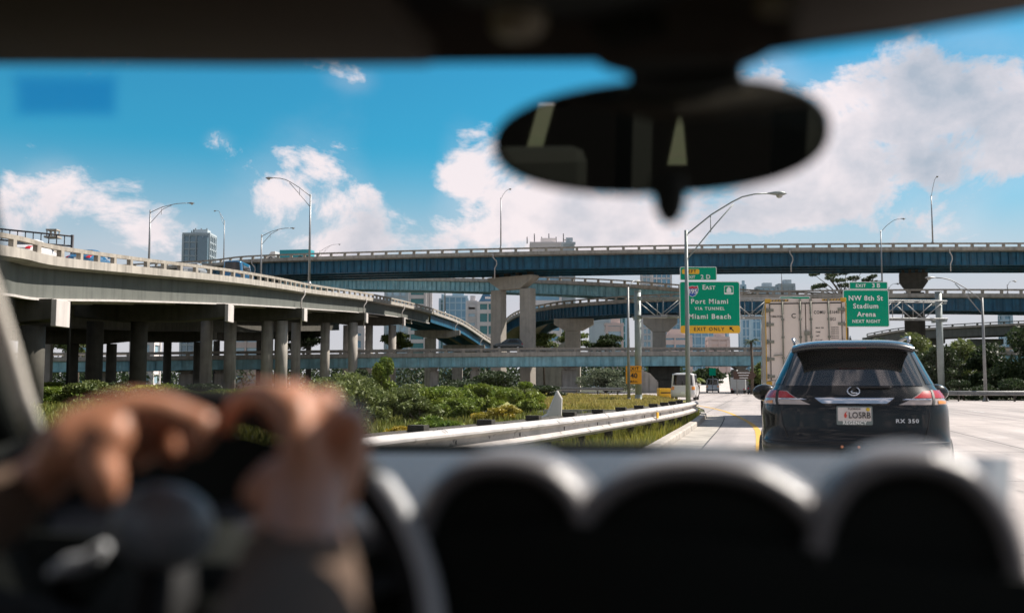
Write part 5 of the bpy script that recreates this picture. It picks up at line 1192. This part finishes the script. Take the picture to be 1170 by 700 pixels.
fs.append(tuple(range(5*64, 6*64))); hs.add(vs, fs, 0, True); mh = hs.build('rear_view_mirror', DBLACK, CABIN)
MB().add(oval(.957,.0015), [tuple(range(64))]).build('mirror_glass', MIRR, mh)
o = P(765,226,Ym); MB().lathe([(.0,-.021),(.006,-.02),(.0115,-.010),(.014,.006),(.013,.016)], o, 'Z', 20).build('toggle', DBLACK, mh)
# windscreen with a blue toll tag
topw = [CP(px, py, .712) for px, py in ((-80,60),(250,62),(585,60),(860,50),(1250,-10))]
WS = clearmat('windscreen_glass', (.985,.995,1.0), .006)
rows = []
for s in range(7):
    t = s/6; rows.append([p+Vector((sn*t*.62, cs*t*.62, -t*.335+.03*math.sin(math.pi*t))) for p in topw])
ws = MB().grid(rows).build('windscreen', WS, CABIN)
def on_ws(px, py, dy=-.006):
    best = None
    for t in [i/120 for i in range(121)]:
        v = .712+t*.62; p = CP(px, py, v); z = CP(px, 60, .712).z-t*.335+.03*math.sin(math.pi*t)
        if best is None or abs(p.z-z) < best[0]: best = (abs(p.z-z), p)
    return best[1]*1.0
TAG = clearmat('blue_film', (.84,.935,.975), .003, .3)
for k_, g_ in enumerate((-5, 0, 5)):
    tgq = [on_ws(24-g_,86-g_), on_ws(136+g_,87-g_), on_ws(135+g_,128+g_), on_ws(26-g_,128+g_)]
    b = MB(); b.add([Vector((0,-.006-.002*k_,-.004))+q for q in tgq], [(0,1,2,3)]); b.build('toll_tag', TAG, ws, solid=.0012)
# left pillar: dark body, pale strip along its edge
pa, pb = CP(-6,330,.70), CP(40,500,.80)
b = MB(); 
b.tube([CP(-44,240,.66), CP(-9,345,.72), CP(8,400,.74), CP(22,450,.765), CP(37,494,.79)], [.009,.0095,.010,.010,.0105], 12, sq=(1,.8)); b.build('pillar_strip', PSTRIP, CABIN)
b = MB(); b.tube([CP(-90,100,.62), CP(-62,250,.70), CP(-42,420,.78), CP(-8,560,.84)], [.04,.042,.045,.06], 12); b.build('pillar', DBLACK, CABIN)
b = MB(); q0 = CP(-60,470,.80); q1 = CP(58,520,.83); q2 = CP(66,720,.70); q3 = CP(-80,760,.66)
b.add([q0,q1,q2,q3], [(0,1,2,3)]).build('door_panel', DBLACK, CABIN, solid=.03)
# dashboard pad
rows = []
for (v, pys) in ((1.16,(519,519,519,519,520,522,527)),(1.12,(521,521,521,521,522,524,529)),(1.0,(531,531,532,533,534,538,546)),(.88,(550,550,551,553,557,562,571)),(.80,(574,575,578,582,588,594,604)),(.765,(592,593,597,603,612,622,640)),(.75,(610,612,616,622,634,648,668)),(.745,(640,640,645,650,660,672,690))):
    rows.append([CP(px, py, v) for px, py in zip((-60,300,480,650,860,1050,1240), pys)])
def dense(rows, n=8):
    out = []
    for r in rows: out.append([p for p in smooth_path(r, (r[-1]-r[0]).length/60)][:58])
    return out
dd = dense(rows); cols = list(zip(*dd)); cols = [smooth_path(list(c), .012)[:] for c in cols]; mn = min(len(c) for c in cols)
cols = [[c[int(i*(len(c)-1)/(mn-1))] for i in range(mn)] for c in cols]
MB().grid([list(r) for r in zip(*cols)]).build('dashboard_pad', DASHP, CABIN, solid=.004)
b = MB(); b.add([CP(-80,600,.73), CP(420,628,.728), CP(520,606,.725), CP(650,598,.724), CP(800,612,.722), CP(945,630,.716), CP(1150,658,.708), CP(1240,668,.705), CP(1260,1100,.70), CP(-100,1100,.71)], [tuple(range(10))]); b.build('dashboard_front', DBLACK, CABIN, solid=.01)
MB().sweep(frames(smooth_path([CP(-60,514,1.2),CP(300,514,1.2),CP(560,514,1.2),CP(760,516,1.2),CP(900,522,1.2)], .05), 1), [(-.02,-.012),(-.02,.008),(.03,.008),(.03,-.012)]).build('cowl', DBLACK, CABIN, fixn=True)
# three instrument hoods, open towards the seats
def hood(pxc, pytop, hw_px, v0, v1, yb, rise=1.0, thick=.010, ex=2.2):
    A = CP(pxc, pytop, v0); k = A.y/FPX; a_ = hw_px*k; base = CP(pxc, yb, v0).z; H = A.z-base
    axu = Vector((cs,-sn,0)); fw = Vector((sn,cs,0)); n = 40
    def arch(v, g, dz=0.0, kx=1.0):
        o = Vector((A.x, A.y, base))+fw*(v-v0); out = []
        for i in range(n+1):
            an = math.pi*i/n; e = 2/ex; cx = math.copysign(abs(math.cos(an))**e, math.cos(an)); sz_ = abs(math.sin(an))**e
            out.append(o+axu*((a_+g)*cx*kx)+Vector((0,0,(H+g)*sz_+dz)))
        return out
    D_ = v1-v0
    b = MB(); b.grid([arch(v0+.02,-.004),arch(v0+.004,-.001),arch(v0-.002,.004),arch(v0+.002,thick),arch(v0+.012,thick+.005),arch(v0+D_*.3,thick+.007),arch(v0+D_*.6,thick+.002,-.003),arch(v0+D_*.85,thick-.010,-.008),arch(v1,thick-.035,-.02)]); ho = b.build('instrument_hood', DASH, CABIN)
    MB().grid([arch(v0+.006,-.003),arch(v0+.008,-.006),arch(v0+.012,-.010)]).add(arch(v0+.012,-.0099), [tuple(range(n+1))]).build('hood_lining', DBLACK, ho)
    c = arch(v0+.085,-.02); 
    return ho
hood(572, 541, 90, .722, .88, 640, ex=2.3)
hood(797, 545, 146, .722, .91, 690, ex=2.25)
hood(1044, 539, 98, .712, .88, 680, ex=2.3)
# black fill panel below and inside the hoods
b = MB(); b.add([CP(486,640,.80), CP(1150,660,.80), CP(1150,1000,.76), CP(486,1000,.76)], [(0,1,2,3)]); b.build('instrument_panel', DBLACK, CABIN, solid=.004)
# column shroud hiding the pad behind the driver's hands
bn_ = MB(); rows = []
for v, k in ((.80,1.0),(.79,.99),(.83,1.03),(.92,1.0),(1.02,.85)):
    c_ = CP(165, 640, v); r_ = []
    for i in range(25):
        a = math.pi*i/24; e = 2/3.6; r_.append(Vector((c_.x, c_.y, c_.z))+Vector((cs,-sn,0))*(.178*k*math.copysign(abs(math.cos(a))**e, math.cos(a)))+Vector((0,0,.118*k*abs(math.sin(a))**e)))
    rows.append(r_)
bn_.grid(rows).add(rows[0], [tuple(range(25))]).build('instrument_binnacle', DBLACK, CABIN)
sh = MB(); rows = []
for (v, w, zt__) in ((.62,.10,-.17),(.72,.14,-.125),(.82,.17,-.098),(.90,.15,-.10),(.98,.08,-.12)):
    o = Vector((P(250,600,.72).x, 0, 0)); c_ = CP(235, 600, v); rows.append([Vector((c_.x, c_.y, EYE-.30))+Vector((cs,-sn,0))*(w*math.cos(a))+Vector((0,0,(zt__+.30)*math.sin(a))) for a in [math.pi*i/20 for i in range(21)]])
sh.grid(rows).build('column_shroud', DBLACK, CABIN, solid=.006)
# steering wheel
wc = P(178, 752, .73); tilt = R(22); nrm = Vector((0,-math.cos(tilt), math.sin(tilt))); e1 = Vector((1,0,0)); e2 = nrm.cross(e1)*-1; e2 = Vector((0, math.sin(tilt), math.cos(tilt)))
RW = .193
SWH = MB(); SWH.tube([wc+(e1*math.sin(a)+e2*math.cos(a))*RW for a in [2*math.pi*i/72 for i in range(73)]], .0155, 14, caps=False)
sw = SWH.build('steering_wheel', WHEELM, CABIN)
b = MB(); b.tube([wc+(e1*math.sin(a)+e2*math.cos(a))*(RW+.006)+nrm*.008 for a in [R(48+74*i/24) for i in range(25)]], [.004]+[.0105]*23+[.004], 10); b.build('rim_band', SILV, sw)  # pale grey band along the right part of the rim
b = MB(); rows = []
for s, k in ((0,1.0),(.012,.98),(.028,.85),(.036,.5),(.038,.02)):
    c_ = P(190,606,.70)+nrm*s; rows.append([c_+e1*(math.cos(a)*.034*k)+e2*(math.sin(a)*.029*k*(1 if math.sin(a) < 0 else 1.05)) for a in [2*math.pi*i/32 for i in range(33)]])
b.grid(rows); b.build('hub_pad', mat('blue_grey_hub', (.24,.26,.28), .35, spec=.6), sw)
b = MB(); b.tube([P(190,630,.715), P(185,760,.73)], [.035,.075], 14, sq=(1,.4)); b.build('hub', WHEELM, sw)
for pts in (([(56,655),(80,645),(104,640),(122,622)]),):
    b = MB(); b.tube([P(x,y,.70) for x, y in pts], [.004,.010,.010,.005], 10, sq=(1,.7)); b.build('spoke_trim', SILV, sw)
for a in (R(-72), R(72), R(180)):
    d_ = e1*math.sin(a)+e2*math.cos(a); b = MB(); b.tube([wc+nrm*-.01, wc+d_*(RW-.01)], [.03,.014], 10, sq=(1,.5)); b.build('spoke', WHEELM, sw)
# rear cabin: side walls below the windows, black screen, pillars, seats (what the mirror shows)
b = MB()
for u in (-.84,.72):
    b.box(uv(u,-.35,-.72),(.05,2.6,1.1),-CH)
b.box(uv(-.06,-.4,-1.24),(1.6,2.8,.05),-CH)
b.build('cabin_tub', DBLACK, CABIN)
b = MB()
for u in (-.80,.68):
    for v in (-.30,-1.25): b.box(uv(u,v,.02),(.06,.14,.52),-CH)
b.build('rear_pillar', DBLACK, CABIN)
# added black screen, shaped so the mirror shows slanted gaps of daylight
SM = lambda px, py: seen_in_mirror(px, py, -1.6)
b = MB()
quads = [((500,40),(637,40),(566,300),(480,300)), ((655,40),(793,40),(739,300),(584,300)), ((771,40),(1050,40),(1050,300),(794,300)),
         ((620,40),(670,40),(650,118),(600,118)), ((570,190),(640,190),(640,300),(540,300)), ((735,40),(800,40),(800,128),(750,128)), ((740,188),(796,188),(810,300),(730,300)), ((590,172),(630,168),(630,174),(588,178))]
for i, q in enumerate(quads):
    pts4 = [SM(*p)+fw_*(.004*i) for p in q]; b.poly(pts4, -fw_*.003)
b.build('mirror_slit_screen', mat('mirror_screen_black', (.003,.003,.003), .95, spec=.05), CABIN, fixn=True)
for u in (-.45,.33):
    st = MB(); st.box(uv(u,-1.05,-.35),(.5,.16,.62),-CH).box(uv(u,-1.06,.02),(.28,.10,.18),-CH).build('rear_seat', DBLACK, CABIN, bevel=.04)
# road shadow ahead of the SUV is cast by the container truck

# ------------------------------------------------------------------ the driver
SKIN = mat('skin', (.46,.20,.11), .45, var=.25, vscale=14, col2=(.52,.24,.14), spec=.4)
n_ = SKIN.node_tree.nodes['Principled BSDF']; n_.inputs['Subsurface Weight'].default_value = .12; n_.inputs['Subsurface Radius'].default_value = (.012,.004,.002)
SLEEVE = mat('taupe_sleeve', (.10,.062,.04), .95, var=.15, vscale=30); 
def fuse(name, caps, voxel, m, parent=None, smooth=6):
    """caps: chains of (point, radius); fused into one continuous skin by a voxel remesh"""
    b = MB()
    for ch in caps:
        for (p0, r0), (p1, r1) in zip(ch, ch[1:]):
            p0, p1 = Vector(p0), Vector(p1); k = 5
            b.tube([p0.lerp(p1, i/k) for i in range(k+1)], [r0+(r1-r0)*i/k for i in range(k+1)], 14)
        for p, r in ch:
            b.lathe([(0,-r)]+[(r*math.cos(R(a)), r*math.sin(R(a))) for a in (-60,-30,0,30,60)]+[(0,r)], Vector(p), 'Z', 14)
    me = bpy.data.meshes.new(name); me.from_pydata(b.v, [], b.f); o = bpy.data.objects.new(name, me); COL.objects.link(o)
    bm = bmesh.new(); bm.from_mesh(me); bmesh.ops.remove_doubles(bm, verts=bm.verts, dist=1e-5); bmesh.ops.recalc_face_normals(bm, faces=bm.faces); bm.to_mesh(me); bm.free()
    md = o.modifiers.new('r', 'REMESH'); md.mode = 'VOXEL'; md.voxel_size = voxel; md.use_smooth_shade = True
    sm = o.modifiers.new('s', 'SMOOTH'); sm.iterations = smooth; sm.factor = .5
    dg = bpy.context.evaluated_depsgraph_get(); me2 = bpy.data.meshes.new_from_object(o.evaluated_get(dg)); me2.materials.clear(); me2.materials.append(m); me2.name = name
    bpy.data.objects.remove(o); o = bpy.data.objects.new(name, me2); COL.objects.link(o)
    for p in me2.polygons: p.use_smooth = True
    if parent is not None: o.parent = parent
    return o
p_ = lambda px, py, d: P(px, py, d)
# right hand: back of the hand towards the camera, fingers over the rim
RH = [
 [(p_(336,700,.52),.031),(p_(342,640,.57),.030),(p_(345,590,.61),.027),(p_(346,562,.63),.027)],
 [(p_(325,562,.64),.022),(p_(318,548,.645),.016)], [(p_(346,560,.635),.026),(p_(344,515,.63),.013),(p_(336,470,.64),.0125)],
 [(p_(375,562,.64),.020),(p_(398,520,.65),.014),(p_(404,492,.66),.012)], [(p_(360,545,.645),.020),(p_(372,500,.66),.013),(p_(374,468,.66),.0115)],
 [(p_(336,470,.64),.0125),(p_(312,452,.66),.0105),(p_(288,450,.68),.010),(p_(270,468,.70),.009),(p_(262,486,.715),.008)],
 [(p_(344,470,.645),.012),(p_(336,452,.67),.0105),(p_(322,458,.70),.0095),(p_(312,480,.72),.0085)],
 [(p_(374,468,.66),.0115),(p_(372,458,.685),.0105),(p_(358,468,.71),.0095),(p_(346,488,.725),.0085)],
 [(p_(404,492,.66),.012),(p_(402,478,.68),.0105),(p_(392,482,.70),.0095),(p_(378,500,.72),.0085)],
 [(p_(318,560,.635),.016),(p_(304,556,.63),.013),(p_(296,562,.625),.0115)],
]
LHD = [
 [(p_(-260,720,.48),.036),(p_(-150,650,.56),.030),(p_(-50,606,.63),.022),(p_(30,560,.67),.018),(p_(78,522,.668),.018)],
 [(p_(78,512,.64),.020),(p_(95,490,.65),.017),(p_(118,478,.655),.014)],
 [(p_(80,505,.64),.018),(p_(120,478,.65),.0145),(p_(150,466,.655),.0125),(p_(185,468,.66),.0115),(p_(216,480,.665),.0115),(p_(230,488,.665),.0125),(p_(222,505,.66),.010)],
 [(p_(100,498,.645),.018),(p_(128,498,.64),.014),(p_(112,520,.635),.0135),(p_(119,546,.63),.0125),(p_(121,560,.63),.011)],
 [(p_(110,490,.66),.016),(p_(150,480,.675),.012),(p_(185,484,.69),.0105),(p_(205,500,.69),.010),(p_(198,517,.68),.0095)],
 [(p_(100,500,.665),.016),(p_(130,492,.69),.011),(p_(160,498,.705),.010),(p_(178,512,.70),.009)],
 [(p_(92,508,.66),.015),(p_(118,505,.69),.010),(p_(145,512,.70),.009),(p_(158,524,.695),.008)],
]
shR, shL, nk = Vector((-.10,-.16,EYE-.22)), Vector((-.52,-.16,EYE-.22)), Vector((-.31,-.20,EYE-.12))
elR, elL = p_(300,900,.36), Vector((-.55,.22,EYE-.36))
BODY = [[(shR,.06),(elR,.042),(p_(336,700,.52),.031)], [(shL,.06),(elL,.045),(p_(-260,720,.48),.036)],
 [(shR,.06),(nk+Vector((0,0,-.06)),.075),(shL,.06)], [(nk,.055),(nk+Vector((0,.01,.08)),.052),(nk+Vector((0,.03,.17)),.088),(nk+Vector((0,.04,.22)),.085)],
 [(nk+Vector((0,.12,.15)),.012),(nk+Vector((0,.13,.13)),.014)],
 [(nk+Vector((-.085,.02,.16)),.018),(nk+Vector((-.09,.015,.18)),.016)], [(nk+Vector((.085,.02,.16)),.018),(nk+Vector((.09,.015,.18)),.016)],
 [(nk+Vector((-.08,0,-.16)),.11),(nk+Vector((-.07,0,-.45)),.10),(nk+Vector((-.07,.02,-.62)),.13)], [(nk+Vector((.08,0,-.16)),.11),(nk+Vector((.07,0,-.45)),.10),(nk+Vector((.07,.02,-.62)),.13)],
 [(nk+Vector((-.09,.03,-.64)),.09),(nk+Vector((-.1,.46,-.66)),.065),(nk+Vector((-.1,.66,-.98)),.045)], [(nk+Vector((.09,.03,-.64)),.09),(nk+Vector((.1,.46,-.66)),.065),(nk+Vector((.1,.66,-.98)),.045)],
]
PERSON = fuse('person', RH+LHD+BODY, .0032, SKIN, smooth=3)
tag(PERSON, 'driver in a taupe long sleeved top gripping the black steering wheel with both hands', 'person')
def grow(ch, g): return [(p, r+g) for p, r in ch]
SL = [grow([(shR,.06),(elR,.042),(p_(334,710,.52),.031),(p_(340,655,.57),.030)], .006), grow([(shL,.06),(elL,.045),(p_(-260,720,.48),.036),(p_(-150,650,.56),.031),(p_(-50,606,.63),.023),(p_(10,574,.66),.019)], .006),
 grow([(shR,.06),(nk+Vector((0,0,-.07)),.07),(shL,.06)], .014), grow(BODY[7], .012), grow(BODY[8], .012)]
fuse('long_sleeved_top', SL, .007, SLEEVE, PERSON, 4)
fuse('trousers', [grow(BODY[9], .014), grow(BODY[10], .014)], .009, mat('dark_trousers', (.02,.022,.03), .9), PERSON, 3)
hp = nk+Vector((0,.0,.24)); fuse('hair', [[(hp+Vector((0,.02,.0)),.078),(hp+Vector((0,-.03,-.02)),.08),(hp+Vector((0,-.05,-.08)),.065)]], .005, mat('dark_hair', (.02,.014,.01), .8), PERSON, 2)
b = MB()
for sg in (-1, 1): b.lathe([(0,-.012),(.01,-.007),(.012,0),(.01,.007),(0,.012)], nk+Vector((sg*.032,.112,.185)), 'Z', 10)
b.build('eye', mat('eye_white', (.7,.68,.66), .3), PERSON)
